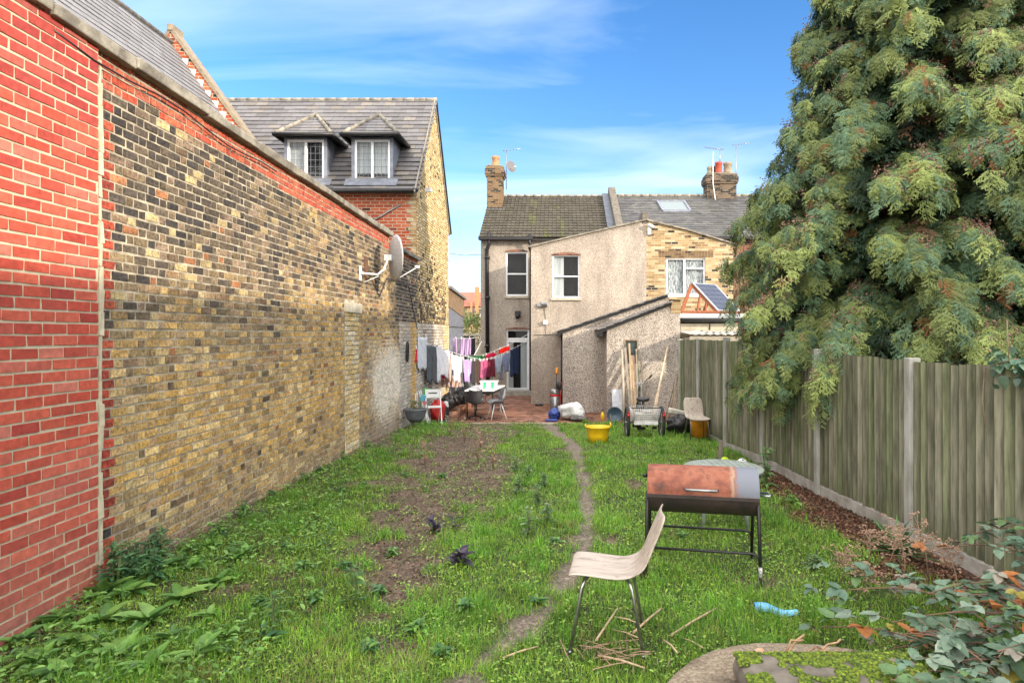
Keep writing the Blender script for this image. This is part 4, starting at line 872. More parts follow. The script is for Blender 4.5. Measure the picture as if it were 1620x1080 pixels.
for i in range(NL):
    u = (i + .5) / NL; z0 = 1.75 + 9.2 * u ** 1.25; az = i * 2.39996 + tr.uniform(-.3, .3)
    if z0 > 7.6 and i % 2: continue
    R = float(crownR(z0 - .35, az)) * tr.uniform(.80, 1.07)
    rise = tr.uniform(.10, .30); drp = tr.uniform(.45, .75) * (1.15 if z0 < 3 else .9)
    pt = lambda t: np.array((TX + math.cos(az) * R * t, TY + math.sin(az) * R * t, z0 + R * (rise * t - drp * t * t * .8)))
    limbs.append([pt(t) for t in (0, .25, .5, .72, .9)])
    ns = int(48 + R * 30); hue = tr.uniform(0, 1); wid = tr.uniform(.24, .46)
    for j in range(ns):
        t = tr.uniform(.30, 1.02) ** .75; s = tr.uniform(-1, 1); p = pt(t); lat = s * wid * (1.15 - .75 * t) * min(1, R / 1.6)
        p = p + np.array((-math.sin(az), math.cos(az), 0)) * lat; p[2] -= abs(lat) * .55 + tr.uniform(0, .10) + (tr.uniform(0, .28) if tr.random() < .3 else 0)
        if (p[0] < 3.35 and p[2] < .35) or (p[0] < 2.80 and p[2] < 1.0) or (p[0] < 2.5 and p[2] < 1.45): continue
        L_.append(p); Y_.append(az - math.pi / 2 + s * .9 + tr.uniform(-.35, .35)); Pi.append(-.25 - .75 * t + tr.uniform(-.35, .3)); Sz.append(tr.uniform(.12, .27) * (.8 + .25 * min(1, R / 2)))
        k = np.clip(t * 1.15 - .25 + tr.uniform(-.25, .25), 0, 1); base = np.array((.026, .078, .040)) * (1 - hue) + np.array((.04, .10, .034)) * hue; tip = np.array((.33, .40, .125)) * (.55 + .65 * hue) if tr.random() > .35 else np.array((.15, .25, .14))  # yellow-green tips, brightened in the colour to look sunlit
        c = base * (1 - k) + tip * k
        if tr.random() < .012: c = np.array((.24, .10, .035))
        Cc.append(c)
        if t > .55 and tr.random() < (.34 if hue > .55 else .03): cones.append(p + tr.uniform(-.08, .08, 3) + np.array((0, 0, -.02)))
# inner foliage, its colour darkened to deepen the shade inside the crown
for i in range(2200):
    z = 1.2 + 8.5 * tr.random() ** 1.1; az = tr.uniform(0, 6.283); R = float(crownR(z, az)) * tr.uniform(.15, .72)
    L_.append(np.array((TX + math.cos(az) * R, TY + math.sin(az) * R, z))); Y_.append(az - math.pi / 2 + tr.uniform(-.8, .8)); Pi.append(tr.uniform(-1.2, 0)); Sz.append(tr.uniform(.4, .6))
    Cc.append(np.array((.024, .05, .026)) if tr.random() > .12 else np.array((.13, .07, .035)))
L_ = np.array(L_); N = len(L_); Sz = np.array(Sz)
M_ = rotz(np.array(Y_)) @ rotx(np.array(Pi)) @ roty(tr.uniform(-.5, .5, N)) * Sz[:, None, None]
Cc = np.array(Cc); vv = tr.integers(0, 5, N); Vs = []; Fs = []; Cs = []; o_ = 0
for k in range(5):
    m = vv == k; V_, F_, C_ = scatter(*STS[k], M_[m], L_[m], Cc[m]); Vs.append(V_); Fs.append(F_[0] + o_); Cs.append(C_); o_ += len(V_)
V_, F_, C_ = np.concatenate(Vs), [np.concatenate(Fs)], np.concatenate(Cs)
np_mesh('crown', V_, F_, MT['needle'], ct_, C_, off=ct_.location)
b = MB(); b.tube([(TX, TY, -.4), (TX + .05, TY, 2), (TX - .04, TY + .04, 5), (TX, TY, 8), (TX, TY, 10.6)], [.30, .24, .16, .08, .02], 12); MT['bark'] = simple('reddish_bark', (.20, .11, .07), (.10, .06, .04), .95, 9, .7, scale=(1, 1, .3), bd=.02)
b.build('trunk', MT['bark'], ct_, ct_.location)
b = MB()
for l in limbs: b.tube([(p[0], p[1], p[2] - .05) for p in l[:4]], [.04, .028, .016, .006], 5, caps=False)
b.build('branches', MT['bark'], ct_, ct_.location, fix=False)
# cone clusters: tiny brown diamonds
cl = np.array(cones); cl = np.repeat(cl, 12, 0) + tr.normal(0, .035, (len(cl) * 12, 3)); ico = np.array([(1, 0, 0), (-1, 0, 0), (0, 1, 0), (0, -1, 0), (0, 0, 1), (0, 0, -1)]) * .012
iF = np.array([(0, 2, 4), (2, 1, 4), (1, 3, 4), (3, 0, 4), (2, 0, 5), (1, 2, 5), (3, 1, 5), (0, 3, 5)])
n_ = len(cl); V_, F_, C_ = scatter(ico, [iF], np.repeat(np.eye(3)[None], n_, 0) * tr.uniform(.6, 1.2, (n_, 1, 1)), cl, pal([(.30, .17, .13), (.36, .23, .18), (.22, .12, .09)], n_, tr))
tag(np_mesh('cone', V_, F_, MT['needle'], ct_, C_, off=ct_.location), kind='stuff')

# ------------------------------------------------------------------ grass
gr = np.random.default_rng(99)
def blade_T(bend):
    w = .5; V = [(-w, 0, 0), (w, 0, 0), (-w * .8, bend * .25, .5), (w * .8, bend * .25, .5), (0, bend, .93)]
    return np.array(V), [np.array([(0, 1, 3, 2)]), np.array([(2, 3, 4)])]
def sample_ground(n, power=1.35, y0=2.35, y1=16.25):
    u = gr.random(n); a = 1 - power; Y = (y0 ** a + u * (y1 ** a - y0 ** a)) ** (1 / a)
    xl = np.maximum(-3.18, -.95 * Y - .3); xr = np.minimum(3.2 - .03 * (Y - 5.8), .8 * Y + .3); X = xl + (xr - xl) * gr.random(n); return X, Y
groups = []
def grass(name, n, hmin, hmax, wid, keep, cols, label, power=1.35, tuft=None):
    X, Y = sample_ground(n, power)
    if tuft:
        cx, cy = sample_ground(n // tuft, power); k = gr.integers(0, len(cx), n); X = cx[k] + gr.normal(0, .035, n); Y = cy[k] + gr.normal(0, .035, n)
    kp = keep(X, Y); X, Y = X[kp], Y[kp]; n = len(X)
    hz = .35 + 1.3 * fbm(X * 2.3, Y * 2.3, 44, 4); hgt = gr.uniform(hmin, hmax, n) * hz; w = wid * (.5 + .16 * Y) * gr.uniform(.7, 1.3, n)
    Z = gz(X, Y) + rough_z(X, Y) - .006
    yaw = gr.uniform(0, 6.283, n); out = []; tone = (.6 * fbm(X * 1.1, Y * 1.1, 60, 3) + .7 * fbm(X * 6, Y * 6, 61, 2) - .15)[:, None]
    C = pal(cols, n, gr, .3) * (.55 + .9 * tone); st = gr.random(n) < .05 + .25 * (fbm(X * 3, Y * 3, 71, 3) > .66); C[st] = np.array((.34, .30, .13)) * gr.uniform(.6, 1.1, (st.sum(), 1))
    Vs = []; Q = []; T3 = []; Cs = []; o_ = 0
    for bi, bend in enumerate((.25, .7, 1.25)):
        s_ = np.arange(n) % 3 == bi; m = s_.sum(); T, F = blade_T(bend)
        tilt = gr.uniform(-.35, .35, m); M = rotz(yaw[s_]) @ rotx(tilt); S3 = np.zeros((m, 3, 3)); S3[:, 0, 0] = w[s_]; S3[:, 1, 1] = hgt[s_]; S3[:, 2, 2] = hgt[s_] * (1 - .28 * bi)
        V, FF, CC = scatter(T, F, M @ S3, np.stack([X[s_], Y[s_], Z[s_]], -1), C[s_]); Vs.append(V); Cs.append(CC); Q.append(FF[0] + o_); T3.append(FF[1] + o_); o_ += len(V)
    CC = np.concatenate(Cs); VV = np.concatenate(Vs)
    o = np_mesh(name, VV, [np.concatenate(Q), np.concatenate(T3)], MT['blade'], None, CC); return tag(o, label, 'grass', kind='stuff')
def kg(X, Y): return (gr.random(len(X)) > bare(X, Y) * 1.02 - .02) & (path_dist(X, Y) > gr.normal(.005, .035, len(X)) - .06 * (fbm(X * 6, Y * 6, 66, 2) > .64)) & (np.hypot(X - 1.20, (Y - 2.66)) > .80)
grass('grass', 330000, .025, .085, .0030, kg, [(.17, .37, .03), (.25, .44, .045), (.33, .46, .07), (.10, .25, .03)], 'bright green rough grass covering most of the garden')
grass('grass', 90000, .07, .16, .0034, lambda X, Y: kg(X, Y) & (fbm(X * 1.5, Y * 1.5, 81, 3) > .47), [(.14, .35, .035), (.21, .42, .05), (.08, .22, .03)], 'longer tufts of coarse grass standing above the lawn', tuft=55)
DOCK0 = [(.11, .25, .045), (.15, .31, .06), (.19, .35, .08)]
# clover and seedlings
def weeds(name, n, keep, size, cols, label, hmax=.04, power=1.35, w=.62):
    X, Y = sample_ground(n, power); kp = keep(X, Y); X, Y = X[kp], Y[kp]; n = len(X); T, F = leaf_T(3, w, .2, .3)
    s = gr.uniform(*size, n) * (.7 + .06 * Y)
    M = place(n, gr.uniform(0, 6.283, n), gr.uniform(.0, .8, n), gr.uniform(-.3, .3, n), s); Z = gz(X, Y) + rough_z(X, Y) + gr.uniform(.0, hmax, n)
    V, FF, CC = scatter(T, F, M, np.stack([X, Y, Z], -1), pal(cols, n, gr, .3)); return tag(np_mesh(name, V, FF, MT['leaf'], None, CC), label, 'ground cover', kind='stuff')
wk = lambda X, Y: (path_dist(X, Y) > .03) & (fbm(X * 2.3, Y * 2.3, 90, 3) + .25 * gr.random(len(X)) - .18 * (bare(X, Y) > .7) > .50) & (X < 2.5) & (np.hypot(X - 1.20, (Y - 2.66)) > .80)
weeds('ground_cover', 52000, wk, (.012, .030), [(.18, .34, .05), (.26, .42, .08), (.12, .25, .045), (.30, .42, .07)], 'small bright clover and seedlings scattered over the soil')
wl2 = lambda X, Y: (X < -1.6 - .25 * np.clip(Y - 4, 0, 4)) & (fbm(X * 3, Y * 3, 95, 3) > .44) & (gr.random(len(X)) < np.clip((-X - 1.2) * .9, 0, 1))
weeds('low_weeds', 34000, wl2, (.022, .060), DOCK0 + [(.08, .18, .05)], 'mixed low leafy weeds filling the foot of the left walls', .10, 1.6, .5)
# dead leaves and chips on the bare soil
def litter(n, reg, cols, size, name, label):
    X, Y = reg(n); m = len(X); T, F = leaf_T(2, .6, .5, .3)
    M = place(m, gr.uniform(0, 6.283, m), gr.uniform(-.4, .4, m), gr.uniform(-.8, .8, m), gr.uniform(*size, m)); Z = gz(X, Y) + rough_z(X, Y) + gr.uniform(.002, .02, m)
    V, FF, CC = scatter(T, F, M, np.stack([X, Y, Z], -1), pal(cols, m, gr, .4)); tag(np_mesh(name, V, FF, MT['leaf'], None, CC), label, 'leaf litter', kind='stuff')
def reg1(n): X, Y = sample_ground(n, 1.2); k = (bare(X, Y) > .55) & (path_dist(X, Y) > .05); return X[k], Y[k]
litter(60000, reg1, [(.16, .10, .07), (.10, .07, .05), (.28, .22, .16), (.07, .05, .04), (.20, .11, .06)], (.012, .03), 'leaf_litter', 'brown leaf litter and chips on the bare soil')
def reg2(n): Y = gr.uniform(4.2, 9.0, n); X = gr.uniform(1.9, 3.15, n); k = bare(X, Y) > .5; return X[k], Y[k]
litter(16000, reg2, [(.20, .09, .05), (.14, .07, .045), (.30, .18, .11), (.09, .05, .035)], (.02, .05), 'fallen_leaves', 'reddish brown fallen leaves under the conifer by the fence')

# ------------------------------------------------------------------ broad-leaved weeds along the wall
def rosette(name, x, y, n, ln, w, cols, label, cat, group=None, up=.7, seed=0, stem=0, dz=0):
    r = np.random.default_rng(seed); T, F = leaf_T(6, w, .3, .45, .02); z = float(gz(x, y)) + dz
    t = thing(name, (x, y, z), label, cat, group)
    hh = r.uniform(0, 1, n) ** .8 * stem; s = ln * r.uniform(.6, 1.15, n) * (1 - .45 * hh / max(stem, 1e-3) * (stem > 0)); yaw = np.arange(n) * 2.4 + r.uniform(-.4, .4, n)
    M = place(n, yaw, up * r.uniform(.3, 1.3, n), r.uniform(-.3, .3, n), s); L = np.stack([r.normal(0, .012 + stem * .03, n), r.normal(0, .012 + stem * .03, n), hh + .005], -1)
    V, FF, CC = scatter(T, F, M, L, pal(cols, n, r, .2)); np_mesh('leaves', V, FF, MT['leaf'], t, CC, smooth=True)
    if stem:
        b = MB()
        for k in range(3): b.tube([(k * .01, 0, -.02), (r.uniform(-.04, .04), r.uniform(-.04, .04), stem)], [.006, .003], 5)
        b.build('stem', MT['greenstem'], t)
    return t
MT['greenstem'] = simple('green_stem', (.12, .17, .05), None, .6, 9, 0)
DOCK = [(.11, .25, .045), (.15, .31, .06), (.08, .19, .045), (.19, .35, .08)]; ALK = [(.05, .14, .06), (.07, .18, .07), (.10, .22, .08)]
wr = random.Random(5); i_ = 0
for (x, y) in [(55, 985), (110, 950), (170, 985), (120, 1020), (60, 1050), (200, 940), (235, 985), (285, 950), (330, 975), (270, 1010), (190, 1040), (340, 925), (300, 900), (255, 905), (360, 1010), (25, 1020), (150, 940), (90, 1070), (240, 1060), (315, 1040), (380, 880), (330, 865)]:
    p = G(x, y); rosette('broadleaf_weed', max(p.x, -3.12), p.y, wr.randint(12, 20), wr.uniform(.10, .19), wr.uniform(.36, .5), DOCK, 'low rosette of broad light green leaves in the patch by the red brick wall', 'weed', 'broad-leaved weeds by the red wall', .75, i_); i_ += 1
for (x, y) in [(165, 915), (195, 890), (225, 900), (210, 925), (245, 925), (180, 935), (150, 930)]:
    p = G(x, y); rosette('leafy_weed', max(p.x, -3.1), p.y, 60, .10, .36, ALK, 'upright dark green leafy weed against the foot of the two walls', 'weed', 'upright weeds at the join of the walls', .5, i_, wr.uniform(.22, .34)); i_ += 1
for (x, y, s) in [(300, 880, .1), (345, 850, .12), (385, 822, .12), (352, 815, .14), (418, 790, .1), (470, 762, .1), (520, 728, .14), (492, 748, .08), (565, 706, .1), (628, 672, .22), (640, 668, .12)]:
    p = G(x, y); rosette('wall_weed', max(p.x, -3.12), p.y, 34, .085, .38, ALK + DOCK, 'small leafy weed at the foot of the yellow brick wall', 'weed', 'small weeds along the yellow wall', .5, i_, s); i_ += 1
for (x, y, s) in [(575, 770, .05), (640, 755, .05), (545, 900, .04), (620, 880, .05), (500, 950, .05), (560, 960, .3), (430, 1010, .28), (735, 965, .04), (660, 1000, .06), (600, 940, .04), (700, 755, .04), (540, 780, .06), (450, 870, .05), (880, 860, .03), (480, 900, .05), (850, 955, .03), (410, 960, .06), (585, 1030, .05), (700, 1040, .05), (1080, 850, .03)]:
    p = G(x, y); rosette('lawn_weed', p.x, p.y, 34, .085, .42, DOCK + ALK, 'loose leafy weed growing in the open grass', 'weed', 'leafy weeds in the lawn', .6, i_, s); i_ += 1
for (x, y, s) in [(815, 745, .20), (835, 760, .18), (850, 800, .22), (835, 850, .28), (865, 830, .2), (820, 780, .2), (860, 770, .16), (1290, 900, .1)]:
    p = G(x, y); rosette('silvery_weed', p.x, p.y, 60, .08, .34, [(.16, .26, .12), (.22, .32, .17), (.12, .22, .08)], 'grey-green leafy weed in the long grass left of the path', 'weed', 'grey-green weeds left of the path', .5, i_, s); i_ += 1
p = G(1212, 772); rosette('leafy_shrub', p.x, p.y, 90, .12, .3, [(.09, .20, .06), (.14, .28, .09)], 'young upright green shrub at the fence foot behind the barbecue', 'shrub', None, .5, 301, .48)
p = G(1255, 800); rosette('seedling', p.x, p.y, 26, .11, .3, DOCK, 'bright green seedling in the brown mulch by the fence', 'plant', None, .6, 302, .1)
p = G(1447, 885); rosette('iris_clump', 2.75, p.y - .1, 60, .30, .08, [(.05, .13, .04), (.09, .2, .06)], 'dark green strappy clump at the foot of the near fence post', 'plant', None, 1.2, 303)
PUR = [(.055, .04, .075), (.085, .065, .11), (.04, .035, .055)]
p = G(728, 893); rosette('purple_cabbage', p.x, p.y, 15, .15, .5, PUR, 'largest of the dark purple kale plants, nearest the camera', 'kale', 'purple kale on the bare soil', .9, 11, .10)
p = G(686, 845); rosette('purple_cabbage', p.x, p.y, 14, .13, .5, PUR, 'bushy purple kale left of the other two', 'kale', 'purple kale on the bare soil', .9, 12, .12)
p = G(718, 838); rosette('purple_cabbage', p.x, p.y, 7, .11, .4, PUR, 'thin small purple kale behind the largest one', 'kale', 'purple kale on the bare soil', .6, 13, .12)
# leafy ivy on top of the near fence panel
r = np.random.default_rng(5); n = 130; T, F = leaf_T(5, .7, .2, .3)
L = np.stack([3.27 + r.normal(0, .06, n), r.uniform(4.0, 4.75, n), 1.56 + r.normal(.02, .06, n)], -1); M = place(n, r.uniform(0, 6.28, n), r.uniform(-.9, .4, n), r.uniform(-.4, .4, n), r.uniform(.05, .10, n))
iv = thing('ivy', (3.27, 4.4, 1.5), 'spray of blue-green leaves resting on top of the near fence panel', 'climber'); V, FF, CC = scatter(T, F, M, L, pal([(.10, .20, .13), (.16, .26, .18), (.08, .15, .08)], n, r)); np_mesh('leaves', V, FF, MT['leaf'], iv, CC, off=iv.location, smooth=True)
b = MB(); b.tube([(3.22, 4.2, 1.6), (3.24, 4.5, 1.62), (3.2, 4.75, 1.55), (3.2, 4.78, 1.3), (3.21, 4.76, 1.1)], .006, 5); b.tube([(3.2, 4.5, 1.62), (3.2, 4.52, 1.9)], .004, 4); b.build('stem', MT['twig'], iv, iv.location)

# bramble thicket, bottom right
br = np.random.default_rng(17); bt = thing('bramble', (1.9, 3.1, 0), 'tangled bramble with large dull green leaves in the right foreground', 'bramble')
T, F = leaf_T(8, .72, .12, .22, .012, .09); LL = []; YW = []; PT = []; SS = []; CS = []; bm2 = MB()
BC = [(.10, .18, .12), (.14, .22, .15), (.08, .14, .08), (.20, .27, .20), (.12, .22, .08)]; OD = [(.30, .26, .05), (.34, .13, .04), (.22, .20, .16)]
canes = [((2.3, 2.6, 0), (2.1, 3.0, .75), (1.4, 3.3, .45)), ((2.4, 3.0, 0), (2.2, 3.3, .8), (1.7, 3.5, .55)), ((2.2, 3.2, 0), (1.9, 3.5, .6), (1.3, 3.9, .3)), ((1.9, 2.5, 0), (1.7, 2.8, .45), (1.1, 3.0, .28)), ((2.6, 3.4, 0), (2.6, 3.8, .8), (2.1, 4.1, .6)),
         ((2.5, 3.0, 0), (2.5, 3.4, .9), (2.2, 3.6, .85)), ((2.0, 2.9, 0), (1.6, 3.2, .4), (1.15, 3.6, .2)), ((1.7, 2.4, 0), (1.5, 2.6, .5), (1.1, 2.75, .45)), ((2.2, 2.5, 0), (1.9, 2.75, .6), (1.6, 2.8, .6)), ((2.7, 3.2, 0), (2.4, 3.1, .7), (2.0, 3.0, .7)), ((2.9, 3.9, 0), (2.9, 4.2, .8), (2.5, 4.4, .6)), ((2.1, 3.6, 0), (2.0, 3.9, .45), (1.6, 4.3, .25)),
         ((1.9, 2.7, 0), (1.6, 2.9, .55), (1.35, 3.1, .5)), ((2.4, 2.8, 0), (2.0, 2.9, .35), (1.5, 2.7, .25)), ((2.3, 2.9, 0), (1.95, 3.1, .6), (1.75, 3.15, .45)), ((2.5, 3.5, 0), (2.3, 3.6, .5), (1.9, 3.8, .3)), ((2.0, 3.0, 0), (1.8, 3.2, .35), (1.4, 3.35, .2)), ((2.3, 3.3, 0), (2.1, 3.45, .3), (1.7, 3.6, .15)), ((1.9, 2.8, 0), (1.8, 2.85, .5), (1.45, 2.95, .4)), ((2.2, 3.1, 0), (1.95, 3.2, .4), (1.6, 3.25, .25)), ((2.4, 3.3, 0), (2.1, 3.2, .35), (1.8, 3.3, .2)), ((2.0, 2.6, 0), (1.8, 2.65, .4), (1.45, 2.75, .4)), ((2.6, 3.6, 0), (2.4, 3.9, .3), (2.1, 4.0, .15))]
for a, m, e in canes:
    a, m, e = [np.array(q_) * (1, 1, .66) + np.array((.34 if j_ else .15, 0, 0)) for j_, q_ in enumerate((a, m, e))]; pts = []
    for i in range(13):
        t = i / 12; pts.append((1 - t) ** 2 * a + 2 * t * (1 - t) * (m * 2 - (a + e) / 2) * .5 * 1 + 2 * t * (1 - t) * m * .5 + t * t * e)
    bm2.tube([tuple(p) for p in pts], [.007 - .004 * i / 12 for i in range(13)], 5, caps=False)
    for i in range(3, 13):
        for _ in range(2):
            if br.random() < .80:
                p = pts[i] + br.normal(0, .02, 3); yw = br.uniform(0, 6.283); q = p + np.array((math.cos(yw), math.sin(yw), .3)) * br.uniform(.05, .09); bm2.tube([tuple(p), tuple(q)], .0022, 4, caps=False)
                odd = br.random() < .12; cc = np.array(OD[br.integers(3)] if odd else BC[br.integers(5)]) * br.uniform(.75, 1.2); sz = br.uniform(.055, .10)
                for dyaw, f in ((0, 1.1), (1.25, .85), (-1.25, .85)): LL.append(q); YW.append(yw - math.pi / 2 + dyaw + br.uniform(-.2, .2)); PT.append(br.uniform(-.5, .45)); SS.append(sz * f); CS.append(cc)
n = len(LL); M = place(n, np.array(YW), np.array(PT), br.uniform(-.4, .4, n), np.array(SS)); V, FF, CC = scatter(T, F, M, np.array(LL), np.array(CS))
MT['bleaf'] = colmat('bramble_leaf', .5, 40, .25, .4, .003, .4, .2)
np_mesh('leaves', V, FF, MT['bleaf'], bt, CC, off=bt.location, smooth=True); MT['cane'] = simple('bramble_cane', (.20, .10, .07), (.12, .08, .05), .7, 15, .2); bm2.build('canes', MT['cane'], bt, bt.location, fix=False)
# dead flower stalks
MT['dead'] = simple('dead_stalk', (.36, .24, .16), (.22, .14, .10), .9, 20, .2)
for k, (x, y, h) in enumerate([(1400, 905, .35), (1430, 935, .42), (1370, 900, .3), (1470, 925, .45), (1350, 950, .25), (1520, 960, .4), (1330, 920, .22)]):
    p = G(x, y); b = MB(); top = Vector((br.uniform(-.1, .1), br.uniform(-.1, .1), h)); b.tube([(0, 0, -.02), top * .5 + Vector((.02, 0, 0)), top], [.005, .004, .003], 5)
    for j in range(26):
        t = br.uniform(.5, 1); q = top * t; d = Vector((br.normal(), br.normal(), abs(br.normal()) * .6)).normalized() * br.uniform(.05, .13); b.tube([q, q + d], .0018, 4, caps=False)
        for w_ in range(4): b.box(q + d + Vector((br.normal() * .012, br.normal() * .012, br.normal() * .006)), (.011, .009, .007), rz=br.uniform(0, 3), rx=br.uniform(0, 3))
    o = b.build('dead_flower_stalk', MT['dead'], None); o.location = (p.x, p.y, p.z); tag(o, 'dried brown flower stalk standing between the brambles and the fence', 'dead plant', 'dried flower stalks by the fence')
# bare weed stems further down the bed
for k, (x, y) in enumerate([(757, 735), (735, 700), (760, 712), (672, 735), (712, 690), (780, 745), (725, 665)]):
    p = G(x, y); b = MB(); h = br.uniform(.35, .6)
    for j in range(4): b.tube([(0, 0, 0), (br.normal() * .03, br.normal() * .03, h * .5), (br.normal() * .07, br.normal() * .05, h * br.uniform(.7, 1))], [.006, .004, .002], 4)
    for j in range(14): z = br.uniform(.2, 1) * h; b.box((br.normal() * .04, br.normal() * .04, z), (.04, .03, .006), rz=br.uniform(0, 3), rx=br.uniform(-1, 1))
    o = b.build('dry_stem', MT['dead'], None); o.location = p; tag(o, 'thin dry weed stem standing in the bare soil bed', 'dead plant', 'dry stems in the soil bed')
# ------------------------------------------------------------------ things in the garden
random.seed(12)
sm = lambda name, c, rough=.6, **k: simple(name, c, k.pop('b', None) or kc(c, .7), rough, k.pop('sc', 10), k.pop('bump', .1), **k)
MT['ply'] = simple('weathered_plywood', (.66, .55, .47), (.50, .40, .33), .6, 5, .2, scale=(3, .4, 3), lo=.3, hi=.6)
m_ = NM('stained_plywood'); v_ = m_.co((9, 1.2, 9)); base_ = m_.ramp(m_.noise(4, 5, .6, v_), [(.3, (.31, .265, .22)), (.6, (.45, .39, .33))]); stn = m_.ramp(m_.noise(9, 7, .75, m_.co((2.2, .8, 1))), [(.54, (0, 0, 0)), (.64, (1, 1, 1))])
MT['ply'] = m_.set(m_.mix(m_.n('ShaderNodeMath', {0: stn, 1: .75}, operation='MULTIPLY').outputs[0], base_, (.20, .16, .13)), .55)
def ply_chair(x, y, z, rz, label):
    t = thing('plywood_chair', (x, y, z), label, 'chair', 'one-piece plywood chairs', rz)
    prof = [(-.215, .395), (-.222, .418), (-.205, .434), (-.15, .438), (-.05, .428), (.05, .418), (.11, .420), (.155, .438), (.185, .475), (.21, .54), (.245, .63), (.285, .72), (.305, .775)]
    b = MB(); nw = 10
    P_ = []
    for i in range(len(prof)):
        y_, z_ = prof[i]; t_ = i / (len(prof) - 1); hw = .195 - .02 * abs(2 * t_ - 1) ** 3 - (.012 if 6 <= i <= 8 else 0)
        if i in (0, len(prof) - 1): hw -= .03
        for k in range(nw + 1): s = -1 + 2 * k / nw; P_.append((s * hw, y_ + (.018 * s * s if i > 7 else 0), z_ + (.010 * s * s if i <= 7 else 0)))
    b.add(P_, [(i * (nw + 1) + k, i * (nw + 1) + k + 1, (i + 1) * (nw + 1) + k + 1, (i + 1) * (nw + 1) + k) for i in range(len(prof) - 1) for k in range(nw)], True)
    o = b.build('seat_shell', MT['ply'], t, fix=False); m = o.modifiers.new('s', 'SOLIDIFY'); m.thickness = .013; m.offset = -1; m = o.modifiers.new('sub', 'SUBSURF'); m.levels = m.render_levels = 1
    for sx in (-1, 1):
        for sy in (-1, 1):
            b = MB(); b.tube([(0 * sx, sy * .10, .400), (sx * .11, sy * .11, .400), (sx * .145, sy * .125, .392), (sx * .158, sy * .14, .36), (sx * .19, sy * .205, .0)], .0095, 10); b.lathe([(.011, 0), (.011, .02)], (sx * .19, sy * .205, -.005), 8, col=None); b.build('leg', MT['chrome'], t)
    return t
ply_chair(.285, 3.71, float(gz(.3, 3.7)) + .012, rad(-97), 'weathered pale plywood chair standing alone in the foreground grass')
p = G(1103, 697); ply_chair(p.x, p.y, p.z, rad(4), 'pale plywood chair facing the camera by the far fence panels')

# barrel barbecue
bq = thing('barrel_barbecue', (1.10, 4.88, float(gz(1.1, 4.9))), 'barrel barbecue with rust-red lid and a grey painted end', 'barbecue', None, rad(-11))
m_ = NM('rusted_lid'); c_ = m_.co(); sx_ = m_.n('ShaderNodeSeparateXYZ', {0: c_}).outputs[0]; ns_ = m_.noise(7, 6, .65)
rust = m_.ramp(ns_, [(.3, (.07, .024, .016)), (.44, (.19, .048, .022)), (.56, (.27, .09, .045)), (.68, (.12, .036, .02)), (.74, (.25, .10, .06))])
ed = m_.n('ShaderNodeMath', {0: sx_, 1: m_.n('ShaderNodeMath', {0: m_.noise(12, 5, .6), 1: .07}, operation='MULTIPLY').outputs[0]}, operation='ADD').outputs[0]
gm = m_.ramp(m_.n('ShaderNodeMapRange', {0: ed, 1: .265, 2: .30}).outputs[0], [(0, (0, 0, 0)), (1, (1, 1, 1))]); pale_ = m_.ramp(m_.n('ShaderNodeMapRange', {0: ed, 1: .235, 2: .275}).outputs[0], [(0, (0, 0, 0)), (.6, (.8, .8, .8)), (1, (0, 0, 0))])
lc = m_.mix(gm, rust, (.14, .155, .19)); lc = m_.mix(pale_, lc, (.32, .25, .17)); sz_ = m_.n('ShaderNodeSeparateXYZ', {0: c_}).outputs[2]
lc = m_.mix(m_.n('ShaderNodeMapRange', {0: m_.n('ShaderNodeMath', {0: sz_, 1: m_.n('ShaderNodeMath', {0: m_.noise(9, 5, .6), 1: .14}, operation='MULTIPLY').outputs[0]}, operation='ADD').outputs[0], 1: .68, 2: .64}).outputs[0], lc, (.12, .06, .045))
m_.bump(m_.noise(60, 4, .6), .15, .003); MT['lid'] = m_.set(lc, .62)
MT['sootmetal'] = simple('sooty_metal', (.045, .028, .024), (.018, .014, .013), .6, 9, .2)
Rr, zc, hl = .178, .60, .405
def half(a0, a1, R, x0, x1, n=18, close=False):
    vs = []; fs = []
    for i in range(n + 1):
        a = a0 + (a1 - a0) * i / n; vs += [(x0, R * math.cos(a), zc + R * math.sin(a)), (x1, R * math.cos(a), zc + R * math.sin(a))]
    fs = [(2 * i, 2 * i + 1, 2 * i + 3, 2 * i + 2) for i in range(n)]; return vs, fs, n
vs, fs, n = half(rad(-4), rad(184), Rr + .004, -hl - .004, hl + .004)
b = MB(); b.add(vs, fs, True); b.add([vs[2 * i] for i in range(n + 1)], [tuple(range(n + 1))]); b.add([vs[2 * i + 1] for i in range(n + 1)], [tuple(range(n + 1))]); lid = b.build('lid', MT['lid'], bq)
b = MB(); b.tube([(-.16 + .03, -Rr - .0, zc + .045), (-.14 + .02, -Rr - .045, zc + .045), (.10, -Rr - .045, zc + .045), (.11, -Rr, zc + .045)], .010, 8); b.build('handle', MT['steel'], lid)
vs, fs, n = half(rad(184), rad(356), Rr, -hl, hl)
b = MB(); b.add(vs, fs, True); b.add([vs[2 * i] for i in range(n + 1)], [tuple(range(n + 1))]); b.add([vs[2 * i + 1] for i in range(n + 1)], [tuple(range(n + 1))]); b.bb((-hl - .003, -Rr - .008, zc - .03), (hl + .003, -Rr + .002, zc - .005)); b.build('barrel', MT['sootmetal'], bq)
